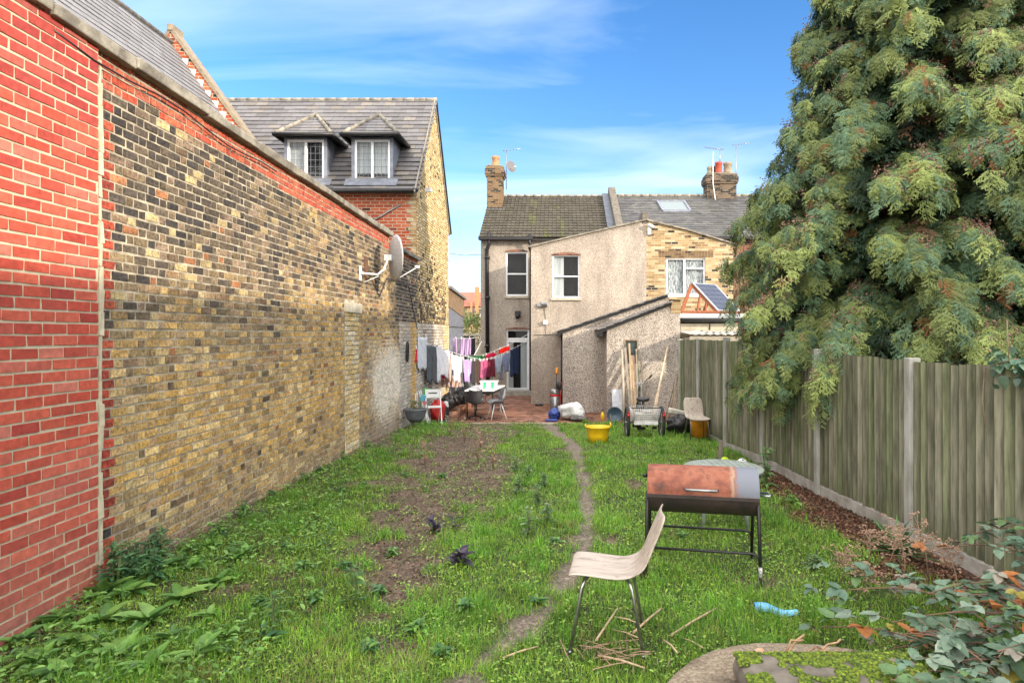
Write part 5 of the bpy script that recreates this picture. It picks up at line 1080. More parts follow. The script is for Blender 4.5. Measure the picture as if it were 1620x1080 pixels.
for sx in (-1, 1):
    for sy in (-1, 1):
        b = MB(); x = sx * (hl - .005 if sx > 0 else hl + .005); b.tube([(x, sy * .13, zc + .0), (x, sy * .19, zc - .12), (x, sy * .31, 0)], .0125, 8); lg = b.build('leg', MT['blackmetal'], bq)
        if sx > 0 and sy < 0: b = MB(); b.tube([(x, -.31 + .022, .06), (x, -.308, 0)], .0145, 8); b.tube([(x, -.285, .13), (x, -.297, .06)], .0135, 8); b.build('leg_end', sm('flaking_white_paint', (.6, .6, .6), b=(.12, .12, .12), sc=60), lg)
    if sx < 0:
        for sy in (-1, 1):
            b = MB(); M = Matrix.Rotation(rad(90), 3, 'Y'); b.lathe([(.0, -.02), (.062, -.018), (.07, 0), (.062, .018), (0, .02)], (-hl - .03, sy * .30, .07), 18, M); b.build('wheel', MT['black'], bq)
for sy, z in ((-1, .215), (1, .225)):
    y = sy * (.30 - z * .19); b = MB(); b.tube([(-hl, y, z), (hl - .06, y, z), (hl - .02, y, z - .01), (hl, y + sy * .01, z - .06)], .010, 8); b.build('crossbar', MT['blackmetal'], bq)
b = MB(); b.tube([(hl + .01, -.02, zc - .02), (hl + .09, -.05, zc - .015), (hl + .10, -.02, zc - .015), (hl + .09, .04, zc - .015), (hl + .01, .06, zc - .02)], .008, 8); b.build('side_handle', MT['steel'], bq)
b = MB(); b.tube([(-hl - .01, 0, zc + .09), (-hl - .05, 0, zc + .09)], .014, 8); b.build('vent_knob', MT['blackmetal'], bq)

# round table behind it
tb = thing('round_table', (1.58, 6.1, float(gz(1.58, 6.1)) - .045), 'round grey-green plastic garden table half hidden behind the barbecue', 'table')
MT['gplastic'] = sm('grey_green_plastic', (.27, .31, .275), .6, b=(.19, .22, .19)); b = MB(); b.lathe([(.0, .555), (.36, .555), (.375, .56), (.38, .58), (.372, .59), (0, .59)], (0, 0, 0), 40)
for k in range(11): x_ = -.33 + k * .064; y_ = math.sqrt(max(0, .345 ** 2 - max(abs(x_), abs(x_ + .02)) ** 2)); b.bb((x_, -y_, .590), (x_ + .02, y_, .594))
b.build('table_top', MT['gplastic'], tb)
for a in (0.6, 2.2, 3.8, 5.3): b = MB(); b.tube([(.26 * math.cos(a), .26 * math.sin(a), .56), (.30 * math.cos(a), .30 * math.sin(a), 0)], .022, 8); b.build('leg', MT['gplastic'], tb)

def place_px(o, px_, py_): p = G(px_, py_); o.location = p; return p
# yellow tub
p = G(946, 701); k_ = p.y / 1000
MT['yel'] = sm('yellow_plastic', (.80, .52, .01), .4, b=(.70, .42, .01)); yt = thing('flexible_tub', p, 'bright yellow flexible tub with two handles in the grass', 'tub')
R1 = 19.5 * k_; hh = 27 * k_; b = MB(); b.lathe([(R1 * .72, 0), (R1 * .86, hh * .5), (R1 * .98, hh * .95), (R1 * 1.03, hh * .97), (R1 * 1.02, hh), (R1 * .95, hh * .985), (R1 * .82, hh * .5), (R1 * .68, .02), (0, .02)], (0, 0, 0), 28); b.build('tub', MT['yel'], yt)
for s, sc_ in ((-1, 1), (1, 1.9)): b = MB(); b.tube([(s * R1 * .98, -.06, hh * .97), (s * R1 * 1.02, -.05, hh * (1 + .08 * sc_)), (s * R1 * 1.0, .05, hh * (1 + .1 * sc_)), (s * R1 * .98, .06, hh * .97)], .014, 8); b.build('handle', MT['yel'], yt)

# adult tricycle with a wire basket
p = G(1021, 692); tk = thing('tricycle', p, 'old black adult tricycle with white wire basket and red reflectors', 'tricycle'); u = p.y / 1000
MT['whitewire'] = sm('white_wire', (.82, .83, .84), .4, b=(.6, .6, .58)); MT['redref'] = sm('red_reflector', (.55, .02, .02), .25)
def wheel(x, y, R):
    M = Matrix.Rotation(rad(90), 3, 'Y'); b = MB(); b.tube([(x, y + R * math.cos(a), R + R * math.sin(a)) for a in [2 * math.pi * k / 28 for k in range(28)]], .033, 8, closed=True); w = b.build('wheel', MT['rubber'], tk)
    b = MB(); b.tube([(x, y + (R - .03) * math.cos(a), R + (R - .03) * math.sin(a)) for a in [2 * math.pi * k / 28 for k in range(28)]], .010, 6, closed=True); b.lathe([(.02, -.05), (.02, .05)], (x, y, R), 10, M); b.build('rim', MT['steel'], w)
    b = MB()
    for k in range(18): a = 2 * math.pi * k / 18; b.tube([(x + (.03 if k % 2 else -.03), y, R), (x, y + (R - .03) * math.cos(a), R + (R - .03) * math.sin(a))], .0022, 4, caps=False)
    b.build('spokes', MT['steel'], w)
for x in (-28 * u, 27 * u): wheel(x, .1, .29)
wheel(.02, 1.22, .29)
b = MB(); b.tube([(-28 * u, .1, .29), (27 * u, .1, .29)], .016, 8); b.tube([(0, .1, .29), (0, .55, .30), (0, .75, .30), (0, 1.05, .70)], .02, 8); b.tube([(0, .45, .28), (0, .38, .68)], .018, 8); b.tube([(.02, 1.22, .29), (0, 1.02, .85)], .018, 8); b.tube([(-.2, .1, .3), (-.2, .3, .33), (.2, .3, .33), (.2, .1, .3)], .012, 6); b.build('frame', MT['black'], tk)
b = MB(); bw0, bw1, zb, zt_ = .225, .285, .27, .60
for k in range(14):
    f = k / 13 * 2 - 1; b.tube([(f * bw0, -.08, zb), (f * bw1, -.12, zt_)], .004, 4); b.tube([(f * bw0, .26, zb), (f * bw1, .30, zt_)], .004, 4)
for k in range(9):
    f = k / 8; w_ = bw0 + (bw1 - bw0) * f; z_ = zb + (zt_ - zb) * f; y0_, y1_ = -.08 - .04 * f, .26 + .04 * f; b.tube([(-w_, y0_, z_), (w_, y0_, z_), (w_, y1_, z_), (-w_, y1_, z_)], .0045, 4, closed=True)
for f in (-1, 1):
    for k in range(6): y_ = -.08 + .34 * k / 5; b.tube([(f * bw0, y_, zb), (f * bw1, y_ * 1.2, zt_)], .004, 4)
for k in range(8): x = -bw0 + 2 * bw0 * k / 7; b.tube([(x, -.08, zb), (x, .26, zb)], .004, 4)
b.bb((-.235, -.115, zb + .0), (.235, -.095, zb + .07)); bk_ = b.build('basket', MT['whitewire'], tk)
b = MB(); b.tube([(-bw1, -.125, zt_), (bw1, -.125, zt_), (bw1, .305, zt_), (-bw1, .305, zt_)], .009, 6, closed=True); b.build('basket_rim', MT['black'], bk_)
b = MB(); b.bb((-.2, -.05, zb + .04), (.18, .22, zb + .2)); b.box((.05, .1, zb + .22), (.2, .2, .06), rz=.3); b.build('basket_contents', sm('crumpled_paper', (.55, .52, .47), .9, b=(.30, .28, .25), sc=14), bk_)
b = MB(); b.lathe([(0, -.03), (.10, -.02), (.15, .02), (.13, .05), (.0, .06)], (0, .36, .70), 18); b.box((0, .52, .73), (.06, .16, .04)); b.build('saddle', MT['black'], tk, bevel=.01)
b = MB(); b.tube([(0, 1.0, .85), (0, .98, 1.02)], .02, 8); b.tube([(-.10, .9, .95), (-.04, 1.0, .99), (.10, 1.0, .99), (.16, .95, 1.08), (.20, .8, 1.13)], .011, 8); b.build('handlebar', MT['chrome'], tk)
b = MB(); b.tube([(.195, .83, 1.12), (.23, .70, 1.19)], .018, 8); b.build('grip', MT['black'], tk)
for x in (-28 * u, 27 * u): b = MB(); b.lathe([(0, -.02), (.028, -.015), (.03, .02), (0, .025)], (x, -.19, .46), 12, Matrix.Rotation(rad(90), 3, 'X')); b.box((x, -.17, .50), (.03, .03, .06), rx=.25); b.build('reflector', MT['redref'], tk)
b = MB()
for k in range(14): b.box((random.uniform(-.25, .25), random.uniform(0, .3), random.uniform(.18, .28)), (.08, .05, .04), rz=random.uniform(0, 3), rx=random.uniform(0, 1))
b.build('gear_cluster', MT['black'], tk)

# timbers leaning on the shed
TIM = {'tan': colmat('raw_timber', .85, 14, .35, .2, .003, .2, 0, (1, 1, .15))}
def timber(xb, yb, xt, yt, w, col, label, Yb=16.35, Yt=17.12, name='plank', round_=False, grp='timbers leaning on the store'):
    a = P(xb, yb, Yb); a.z = max(a.z, float(gz(a.x, Yb))); c_ = P(xt, yt, Yt); b = MB()
    if round_: b.tube([a, a.lerp(c_, .5) + Vector((.01, 0, 0)), c_], [w / 2, w * .48, w * .42], 10, col=col)
    else: b.bar(a, c_, w, .025, (0, -1, 0), col=col)
    o = b.build(name, TIM['tan'], None, off=a); o.location = a; return tag(o, label, 'timber', grp)
T1, T2, T3 = (.38, .28, .185), (.27, .235, .19), (.15, .13, .105)
timber(987, 678, 983.5, 553, .075, (.38, .33, .26), 'thick round grey post, leftmost of the timbers leaning on the store', 16.2, 17.1, 'post', True)
timber(999, 668, 989, 550, .07, T2, 'grey plank leaning just right of the round post')
timber(1001, 672, 995.5, 543, .05, T1, 'tallest thin tan plank in front of the small shed window')
timber(1008, 672, 1000.5, 562, .11, T1, 'widest tan board leaning below the small shed window')
timber(1010, 672, 1006.5, 552, .04, T2, 'thin grey batten leaning right of the widest tan board')
timber(1012, 672, 1010, 580, .05, (.30, .32, .24), 'greenish narrow strip leaning right of the thin grey batten')
timber(1021, 670, 1014, 567, .05, T3, 'short dark grey plank leaning under the shed window corner')
timber(1017, 672, 1016, 600, .10, (.38, .37, .34), 'short wide pale grey board behind the tricycle handlebar')
timber(1004, 674, 1001, 616, .08, (.55, .45, .33), 'broken splintered board, shortest of the leaning timbers')
timber(1029, 676, 1056, 549, .035, (.58, .46, .33), 'long thin pale lath leaning to the right across the shed wall', 15.9, 17.1)
timber(1033, 676, 1054.5, 551, .03, (.50, .38, .26), 'long thin lath crossing just below the palest one', 15.9, 17.12)
for k, (xb, xt, yt, cl) in enumerate([(1052, 1066, 610, T3), (1055, 1070, 606, (.30, .22, .15)), (1058, 1072, 596, T3), (1061, 1071, 590, (.33, .26, .18)), (1064, 1074, 615, (.26, .2, .14))]): timber(xb, 664, xt, yt, .035, cl, 'crooked dark stick in the bundle between store and fence', 16.5, 17.1, 'stick', True, 'dark sticks by the fence end')
timber(1072, 672, 1079, 615, .06, (.28, .12, .09), 'reddish brown stake against the far fence panel', 15.0, 15.3, 'stake')
timber(1138, 741, 1141, 697, .06, T3, 'short dark plank standing in the grass behind the round table', 8.95, 9.05, 'plank', False, None)
timber(968, 676, 962, 640, .03, T3, 'thin dark stick propped over the blue bowl', 15.6, 16.6, 'stick', True, None)

def obj_lathe(name, px_, py_, prof, mat, label, cat, n=24, Y=None, z=None, tilt=None):
    p = G(px_, py_) if Y is None else P(px_, py_, Y)
    if z is not None: p.z = z
    b = MB(); b.lathe(prof, (0, 0, 0), n, tilt); o = b.build(name, mat); o.location = p; tag(o, label, cat); return o
# things around the foot of the stores
MT['blueb'] = sm('dark_blue_plastic', (.05, .09, .13), .45)
obj_lathe('washing_bowl', 972, 664, [(.05, .0), (.16, .03), (.20, .10), (.205, .11), (.17, .06), (0, .02)], MT['blueb'], 'dark blue plastic bowl standing on edge by the shed corner', 'bowl', 24, 16.2, -.28, Matrix.Rotation(rad(78), 3, 'X'))
b = MB(); b.bb((-.14, -.01, 0), (.14, .01, .62)); o = b.build('white_board', sm('white_board', (.60, .62, .68), .5)); o.location = (px(977, 16.9), 16.9, -.30); o.rotation_euler = (rad(-12), 0, 0); tag(o, 'white board leaning on the shed left of the round post', 'board')
bt_ = thing('spray_bottle', P(953, 662, 16.6), 'small yellow plastic bottle with dark cap by the shed corner', 'bottle'); bt_.location.z = -.46
b = MB(); b.lathe([(.045, 0), (.05, .12), (.04, .17), (.018, .2), (.018, .23)], (0, 0, 0), 14); b.build('bottle', MT['yel'], bt_); b = MB(); b.lathe([(.022, .23), (.022, .27)], (0, 0, 0), 10); b.build('cap', MT['black'], bt_)
def blob(name, c, s, mat, label, cat, group=None, seed=1, n=(30, 20), amp=.35, flat=.0):
    r = np.random.default_rng(seed); V = []; 
    for i in range(n[1] + 1):
        th = math.pi * i / n[1]
        for k in range(n[0]):
            a = 2 * math.pi * k / n[0]; d = (math.sin(th) * math.cos(a), math.sin(th) * math.sin(a), math.cos(th))
            f = 1 + amp * (float(fbm(np.array(d[0] * 1.6 + seed), np.array(d[1] * 1.6 + d[2] * 2.1), seed, 4)) - .5) * 2 + .05 * math.sin(a * 5 + seed + 4 * d[2]) + .22 * amp * (abs(math.sin(a * 3.5 + seed * 2 + d[2] * 5 + 3 * d[0])) - .5) + .5 * amp * (float(fbm(np.array(d[0] * 4 + seed), np.array(d[1] * 4 + d[2] * 5), seed + 3, 3)) - .5)
            V.append((d[0] * s[0] * f, d[1] * s[1] * f, max(d[2] * s[2] * f, -s[2] * .75) + s[2] * .75))
    F = [(i * n[0] + k, i * n[0] + (k + 1) % n[0], (i + 1) * n[0] + (k + 1) % n[0], (i + 1) * n[0] + k) for i in range(n[1]) for k in range(n[0])]
    o = np_mesh(name, V, [np.array(F)], mat, smooth=True); o.location = c; o.data.validate(); return tag(o, label, cat, group)
MT['binbag'] = NM('bin_bag'); _m = MT['binbag']; _m.bump(_m.noise(14, 5, .6, dist=1), .8, .03); MT['binbag'] = _m.set((.012, .012, .013), .3)
MT['bluebag'] = sm('blue_bag', (.04, .08, .34), .4, bump=.5, bd=.02); MT['sheet'] = sm('pale_sheet', (.66, .67, .66), .8, b=(.42, .43, .43), bump=.5, bd=.02)
blob('blue_bag', P(877, 661, 17.0) + Vector((0, 0, -.02)), (.17, .16, .16), MT['bluebag'], 'blue plastic bag slumped at the edge of the paving', 'bag', seed=3)
b = MB(); b.box((0, 0, .02), (.30, .2, .04), rz=.2); o = b.build('blue_mat', MT['bluebag'], bevel=.01); o.location = P(872, 666, 16.6); o.location.z = -.48; tag(o, 'flat blue plastic tray on the paving edge', 'tray')
blob('dust_sheet', P(905, 661, 16.9), (.36, .26, .22), MT['sheet'], 'pale dust sheet thrown over a low heap by the shed', 'sheet', seed=8, amp=.4)
blob('rubble_bag', P(915, 664, 16.6), (.22, .14, .07), sm('grey_rubble', (.18, .17, .16), .9, b=(.06, .06, .06), bump=.6, bd=.03), 'dark grey sack lying in front of the dust sheet', 'sack', seed=9)
blob('blue_cloth', P(973, 674, 16.1), (.11, .08, .06), MT['bluebag'], 'small bright blue bag on the grass by the bowl', 'bag', seed=10)
bn = thing('waste_bin', (px(878, 18.6), 18.6, -.5), 'silver cylindrical bin against the pebbledashed extension', 'bin'); b = MB(); b.lathe([(.14, 0), (.15, .05), (.15, .48), (.13, .5), (.15, .52), (.15, .64), (.10, .68), (0, .69)], (0, 0, 0), 20); b.build('body', MT['steel'], bn); b = MB(); b.lathe([(.153, .47), (.157, .5), (.153, .53)], (0, 0, 0), 20); b.build('band', MT['redref'], bn)
def tool(x0, y0, x1, y1, Y0, Y1, mat, name, label, hm, hl_=.12, hr=.03):
    a, c_ = P(x0, y0, Y0), P(x1, y1, Y1); t = thing(name, a, label, 'tool'); b = MB(); b.tube([(0, 0, 0), c_ - a], .014, 7); b.build('shaft', mat, t); d = (c_ - a).normalized(); b = MB(); b.tube([c_ - a - d * hl_, c_ - a], hr, 8); b.build('grip', hm, t); return t
MT['org'] = sm('orange_plastic', (.85, .30, .02), .5)
tool(879, 650, 881, 582, 18.4, 19.0, MT['black'], 'garden_fork', 'fork with bright orange grip standing beside the silver bin', MT['org'], .2, .045)
tool(884, 650, 889, 606, 18.3, 18.4, MT['redref'], 'dustpan_pole', 'dark red pole leaning on the corner right of the bin', MT['redref'])
blob('black_helmet', P(884.5, 616, 18.35), (.10, .1, .13), MT['black'], 'round black bag hanging beside the orange fork grip', 'bag', seed=14, amp=.1)
for k, x in enumerate((850, 856)): b = MB(); b.lathe([(0, 0), (.05, .0), (.055, .03), (.03, .06), (0, .065)], (0, 0, 0), 12); o = b.build('slipper', MT['black']); o.scale = (1, 2, 1); o.location = (px(x, 20.2), 20.2, -.49); o.rotation_euler = (0, 0, .8); tag(o, 'black slipper of the pair on the paving below the window', 'slipper', 'pair of black slippers')
# trough, sack and bucket behind the far chair
b = MB(); b.bar((0, 0, 0), (.52, .05, -.12), .22, .12); o = b.build('pale_trough', sm('stained_trough', (.55, .53, .45), .7, b=(.38, .36, .3)), bevel=.03); o.location = P(1058, 649, 13.2); tag(o, 'stained pale plastic trough resting on a black sack', 'trough')
blob('black_sack', P(1072, 686, 13.0) + Vector((.02, 0, 0)), (.27, .24, .23), MT['binbag'], 'shiny black sack under the pale trough', 'sack', seed=22, amp=.3)
oc = thing('orange_bucket', G(1109, 696) + Vector((.05, .35, 0)), 'orange bucket with a white lid behind the plywood chair', 'bucket'); b = MB(); b.lathe([(.15, 0), (.19, .32), (.195, .34)], (0, 0, 0), 24); b.build('bucket', sm('orange_bucket', (.75, .30, .02), .45), oc); b = MB(); b.lathe([(.2, .34), (.2, .37), (.12, .40), (0, .42)], (.0, 0, 0), 24); b.build('lid', MT['white'], oc)
# balls
b = MB(); b.lathe([(.062 * math.sin(math.pi * i / 12), .062 - .062 * math.cos(math.pi * i / 12)) for i in range(13)], (0, 0, 0), 20); o = b.build('small_ball', sm('lime_felt', (.55, .70, .04), .8)); o.location = G(1147, 736); tag(o, 'small lime-yellow ball at the foot of the fence', 'ball')
fb = thing('football', G(1174, 742), 'small black and white football at the foot of the fence', 'ball'); R_ = .075; b = MB(); b.lathe([(R_ * math.sin(math.pi * i / 12), R_ - R_ * math.cos(math.pi * i / 12)) for i in range(13)], (0, 0, 0), 20); b.build('ball', MT['white'], fb); b = MB()
for d in ((0, -.5, .85), (-.8, -.5, .1), (.75, -.6, .15), (0, -.9, -.35), (0, -.93, .35), (.5, .2, .8), (-.5, .3, .8)):
    d = Vector(d).normalized(); q = d.to_track_quat('Z', 'Y').to_matrix(); b.lathe([(0, R_ + .001), (.021, R_ - .003)], (0, 0, R_), 5, q)
b.build('panels', MT['black'], fb, fix=False)
# blue plastic scrap
n = 10; vs = []
for i in range(n + 1):
    t = i / n
    for j in range(5): s = j / 4; vs.append((-.13 + .26 * t, (-.05 + .10 * s) * (1 - .5 * t) - .04 * t, .012 + .045 * (1 - (2 * s - 1) ** 2) * (1 - .5 * t) + .012 * math.sin(t * 7)))
b = MB(); b.add(vs, [(i * 5 + j, i * 5 + j + 1, (i + 1) * 5 + j + 1, (i + 1) * 5 + j) for i in range(n) for j in range(4)], True); o = b.build('plastic_scrap', sm('sky_blue_plastic', (.14, .45, .80), .35), solid=.004); p = G(1226, 968); o.location = p; o.rotation_euler = (0, 0, rad(-6)); tag(o, 'curved scrap of sky blue plastic lying in the grass', 'scrap')
# canes and twigs on the ground round the near chair
MT['straw'] = simple('straw_cane', (.50, .38, .24), (.34, .25, .15), .8, 20, .2)
for k, (x0, y0, x1, y1, r_, lb) in enumerate([(943, 1012, 977, 962, .007, 'pale cane lying left of the near chair legs'), (1002, 1000, 1046, 962, .008, 'straw cane crossing behind the near chair legs'), (1062, 1004, 1132, 962, .008, 'longest straw cane lying right of the near chair'), (972, 975, 1012, 986, .005, 'thin cane lying across between the chair legs'), (968, 995, 1010, 1008, .004, 'short thin cane beside the near chair foot'), (946, 1036, 1020, 1056, .006, 'cane lying before the near chair feet'), (1050, 1012, 1072, 1032, .006, 'short stick lying at the edge of the concrete'), (1078, 1008, 1112, 1024, .004, 'thin dark twig by the rim of the concrete'), (795, 1040, 850, 1022, .005, 'thin twig lying across the muddy path')]):
    a, c_ = G(x0, y0, .03), G(x1, y1, .035); b = MB(); b.tube([a, a.lerp(c_, .5) + Vector((.004, .006, .004)), c_], [r_, r_, r_ * .8], 7); o = b.build('cane', MT['straw'], off=a); o.location = a; tag(o, lb, 'cane')
tw = thing('twig_heap', G(975, 1050), 'heap of thin dry twigs at the left rim of the concrete', 'twigs'); b = MB(); r = random.Random(3); c0_ = G(985, 1045)
for k in range(30):
    a = Vector((c0_.x + r.gauss(-.02, .15), c0_.y + r.gauss(0, .08), float(gz(0, 3.3)) + r.uniform(.005, .08))); an = r.gauss(-.5, 1.0); l = r.uniform(.06, .24); d = Vector((math.cos(an), math.sin(an), r.uniform(-.12, .15))) * l
    b.tube([a - d / 2, a + Vector((0, 0, .006)), a + d / 2], r.uniform(.0015, .003), 4, caps=False)
b.build('twigs', MT['dead'], tw, tw.location, fix=False)

# concrete slab and mossy stone in front
sl_ = NM('rough_aggregate'); v1 = sl_.noise(55, 5, .75); cA = sl_.ramp(v1, [(.3, (.07, .055, .04)), (.44, (.20, .16, .115)), (.58, (.31, .26, .19)), (.70, (.46, .41, .33))]); cA = sl_.mix(.6, cA, sl_.ramp(sl_.noise(4, 5, .6), [(.35, (.5, .46, .4)), (.65, (1.1, 1.08, 1.02))]), 'MULTIPLY'); sl_.bump(sl_.noise(70, 5, .7), .8, .012); MT['aggr'] = sl_.set(cA, .9)
V = []; F = []; n = 90; rings = [(0, .150), (.5, .148), (.78, .14), (.86, .135), (.90, .128), (.925, .10), (.935, .04), (.94, -.1)]
for (rr, z) in rings:
    for k in range(n):
        a = 2 * math.pi * k / n; w = .86 * rr * (1 + .05 * (float(fbm(np.array(math.cos(a) * 3), np.array(math.sin(a) * 3), 4, 4)) - .5)); V.append((1.20 + w * math.cos(a), 2.66 + w * math.sin(a), z + (float(fbm(np.array(w * math.cos(a) * 6), np.array(w * math.sin(a) * 6), 6, 4)) - .5) * .03))
F = [(i * n + k, i * n + (k + 1) % n, (i + 1) * n + (k + 1) % n, (i + 1) * n + k) for i in range(1, len(rings) - 1) for k in range(n)]; F3 = [(0, n + k, n + (k + 1) % n) for k in range(n)]
o = np_mesh('concrete_slab', V, [np.array(F), np.array(F3)], MT['aggr'], smooth=True); tag(o, 'round rough concrete slab at the bottom right foreground', 'slab')
b = MB(); b.box((.06, -.02, .06), (.86, .40, .14), rz=rad(-3), jit=.012); ms = b.build('mossy_stone', MT['dkstone'], bevel=.05); ms.location = (1.20, 2.88, .135); tag(ms, 'flat stone covered with bright green moss on the concrete slab', 'stone')
r = np.random.default_rng(4); n = 9000; X_ = r.uniform(-.36, .48, n); Y_ = r.uniform(-.21, .17, n); f_ = fbm(X_ * 9 + 3, Y_ * 9, 3, 3) + .30 * ((Y_ + .02) / .19) ** 2 + .2 * (X_ < -.25); k_ = f_ > .55; X_, Y_ = X_[k_], Y_[k_]; n = len(X_)
dm_ = [(0, 0, .8)] + [(math.cos(a) * .8, math.sin(a) * .8, .5) for a in np.linspace(0, 2 * math.pi, 7)[:6]] + [(math.cos(a), math.sin(a), -.1) for a in np.linspace(0, 2 * math.pi, 7)[:6]]
dF = [np.array([(0, 1 + k, 1 + (k + 1) % 6) for k in range(6)]), np.array([(1 + k, 7 + k, 7 + (k + 1) % 6, 1 + (k + 1) % 6) for k in range(6)])]
S_ = r.uniform(.004, .012, n); V, FF, CC = scatter(np.array(dm_), dF, rotz(r.uniform(0, 6, n)) * S_[:, None, None], np.stack([X_, Y_, np.where(np.abs(Y_) > .19, .10, .128) + r.uniform(-.004, .005, n)], -1), pal([(.09, .14, .015), (.15, .20, .02), (.05, .08, .015), (.12, .17, .02)], n, r))
tag(np_mesh('moss', V, FF, colmat('moss_tuft', .95, 60, .5, .6, .004), ms, CC, smooth=True), kind='stuff')
dr = thing('dead_root', (1.25, 3.22, .14), 'tangled tan dead root lying on the concrete slab', 'root'); b = MB(); r = random.Random(9)
for k in range(46):
    a = Vector((r.uniform(-.12, .18), r.uniform(-.05, .05), r.uniform(0, .03))); q = [a]
    for j in range(4): a = a + Vector((r.gauss(.02, .025), r.gauss(0, .02), r.gauss(0, .014))); a.z = max(a.z, 0); q.append(a)
    b.tube(q, r.uniform(.003, .008), 5)
b.build('roots', simple('tan_root', (.42, .27, .15), (.24, .15, .09), .9, 20, .4), dr)
blob('bulb', (1.03, 3.25, .14), (.03, .018, .026), simple('bulb_skin', (.60, .38, .24), (.40, .22, .13), .5, 9, .1), 'brown pointed bulb at the left end of the dead root', 'bulb', seed=2, amp=.05)
b = MB(); b.tube([(-.10, 0, 0), (-.07, 0, .05), (.02, .01, .03), (.07, 0, .06), (.085, 0, .02)], .012, 10); b.tube([(-.12, 0, -.01), (-.09, 0, .055)], .019, 10); o = b.build('bent_pipe', MT['black']); o.location = (.77, 2.66, .165); tag(o, 'bent black plastic pipe lying on the concrete slab', 'pipe')

# ------------------------------------------------------------------ satellite dishes and aerials
def dish(c, R, n_, label, wallpt=None, tilt=0):
    t = thing('satellite_dish', c, label, 'satellite dish'); q = Vector(n_).normalized().to_track_quat('Z', 'Y').to_matrix(); b = MB()
    b.lathe([(R * f, .16 * R * f * f) for f in (0, .15, .35, .55, .75, .9, 1)], (0, 0, 0), 40, q); o = b.build('reflector', MT['dishgrey' if R > .3 else 'dishdark'], t, solid=.008, fix=False)
    b = MB(); e = q @ Vector((0, -R * .95, .14 * R)); f_ = q @ Vector((0, -R * .35, R * 1.15)); b.tube([e, e.lerp(f_, .9), f_], .010, 7); b.tube([f_ + q @ Vector((0, 0, .03)), f_ - q @ Vector((0, 0, .05))], .028, 10); b.build('feed_arm', MT['white'], t)
    b = MB()
    if wallpt is not None:
        w = Vector(wallpt) - Vector(c); k = q @ Vector((0, 0, -.06)); b.tube([w, w + Vector((.04, 0, 0))], .02, 8); b.bb(w + Vector((-.012, -.05, -.12)), w + Vector((.0, .05, .12))); b.tube([w, w + Vector((.20, .25, 0)), w + Vector((.26, .4, .1)), k], .016, 8); b.box(k, (.12, .10, .10)); b.tube([w + Vector((0, .15, -.14)), w + Vector((.2, .3, -.02))], .008, 6)
    if b.v: b.build('bracket', MT['white'], t)
    return t
MT['dishdark'] = simple('dark_dish', (.12, .12, .13), (.08, .08, .085), .6, 30, .1)
MT['dishgrey'] = simple('grey_mesh_dish', (.46, .46, .47), (.32, .32, .33), .5, 30, .1)
dish((-2.90, 10.95, pz(408, 10.95)), .40, (.84, .54, .02), 'large grey satellite dish on a white bracket on the old wall', (-3.22, 10.25, pz(432, 10.25)))
for o in bpy.data.objects:
    if o.name == 'reflector': MT['dishgrey'].use_backface_culling = False
dish((px(808, 26.3), 26.3, pz(264, 26.3)), .24, (.55, -.6, .1), 'small round satellite dish beside the left chimney')
def aerial(x, ytop, ybot, Y, boom, nel, label, side=1):
    base = P(x, ybot, Y); t = thing('tv_aerial', base, label, 'aerial'); hgt = (ybot - ytop) * Y / 1000; b = MB(); b.tube([(0, 0, 0), (0, 0, hgt)], .018, 6); b.build('mast', MT['steel'], t); b = MB(); b.tube([(-boom * .25 * side, 0, hgt - .02), (boom * side, .0, hgt + boom * .13)], .010, 5)
    for k in range(nel): f = -.2 + 1.15 * k / nel; c = Vector((boom * f * side, 0, hgt + boom * .13 * max(f, 0))); b.tube([c + Vector((0, -.15, 0)), c + Vector((0, .15, 0))], .005, 4); b.tube([c + Vector((0, 0, -.04)), c + Vector((0, 0, .06))], .006, 4)
    b.build('elements', MT['steel'], t); return t
aerial(801, 238, 300, 26.4, .60, 5, 'thin tv aerial on the mast beside the left chimney')
aerial(1139, 236, 262, 27.2, .7, 12, 'small tv aerial tilted above the right chimney pots', -1)
b = MB(); b.tube([P(1128, 250, 26.9), P(1128, 290, 26.9), P(1131, 312, 26.9), P(1133, 322, 26.9)], .02, 6); b.tube([P(1128.5, 240, 26.9), P(1128, 250, 26.9)], .014, 6); tag(b.build('aerial_pole', MT['white']), 'white aerial pole strapped to the side of the right chimney', 'pole')
aerial(1164.5, 229, 300, 27.2, .65, 6, 'tall tv aerial standing right of the right chimney')
b = MB(); b.tube([P(690, 398, 30), P(735, 404, 30), P(790, 401, 30)], .012, 5); tag(b.build('overhead_cable', MT['black']), 'thin overhead cable crossing the sky left of the house', 'cable')

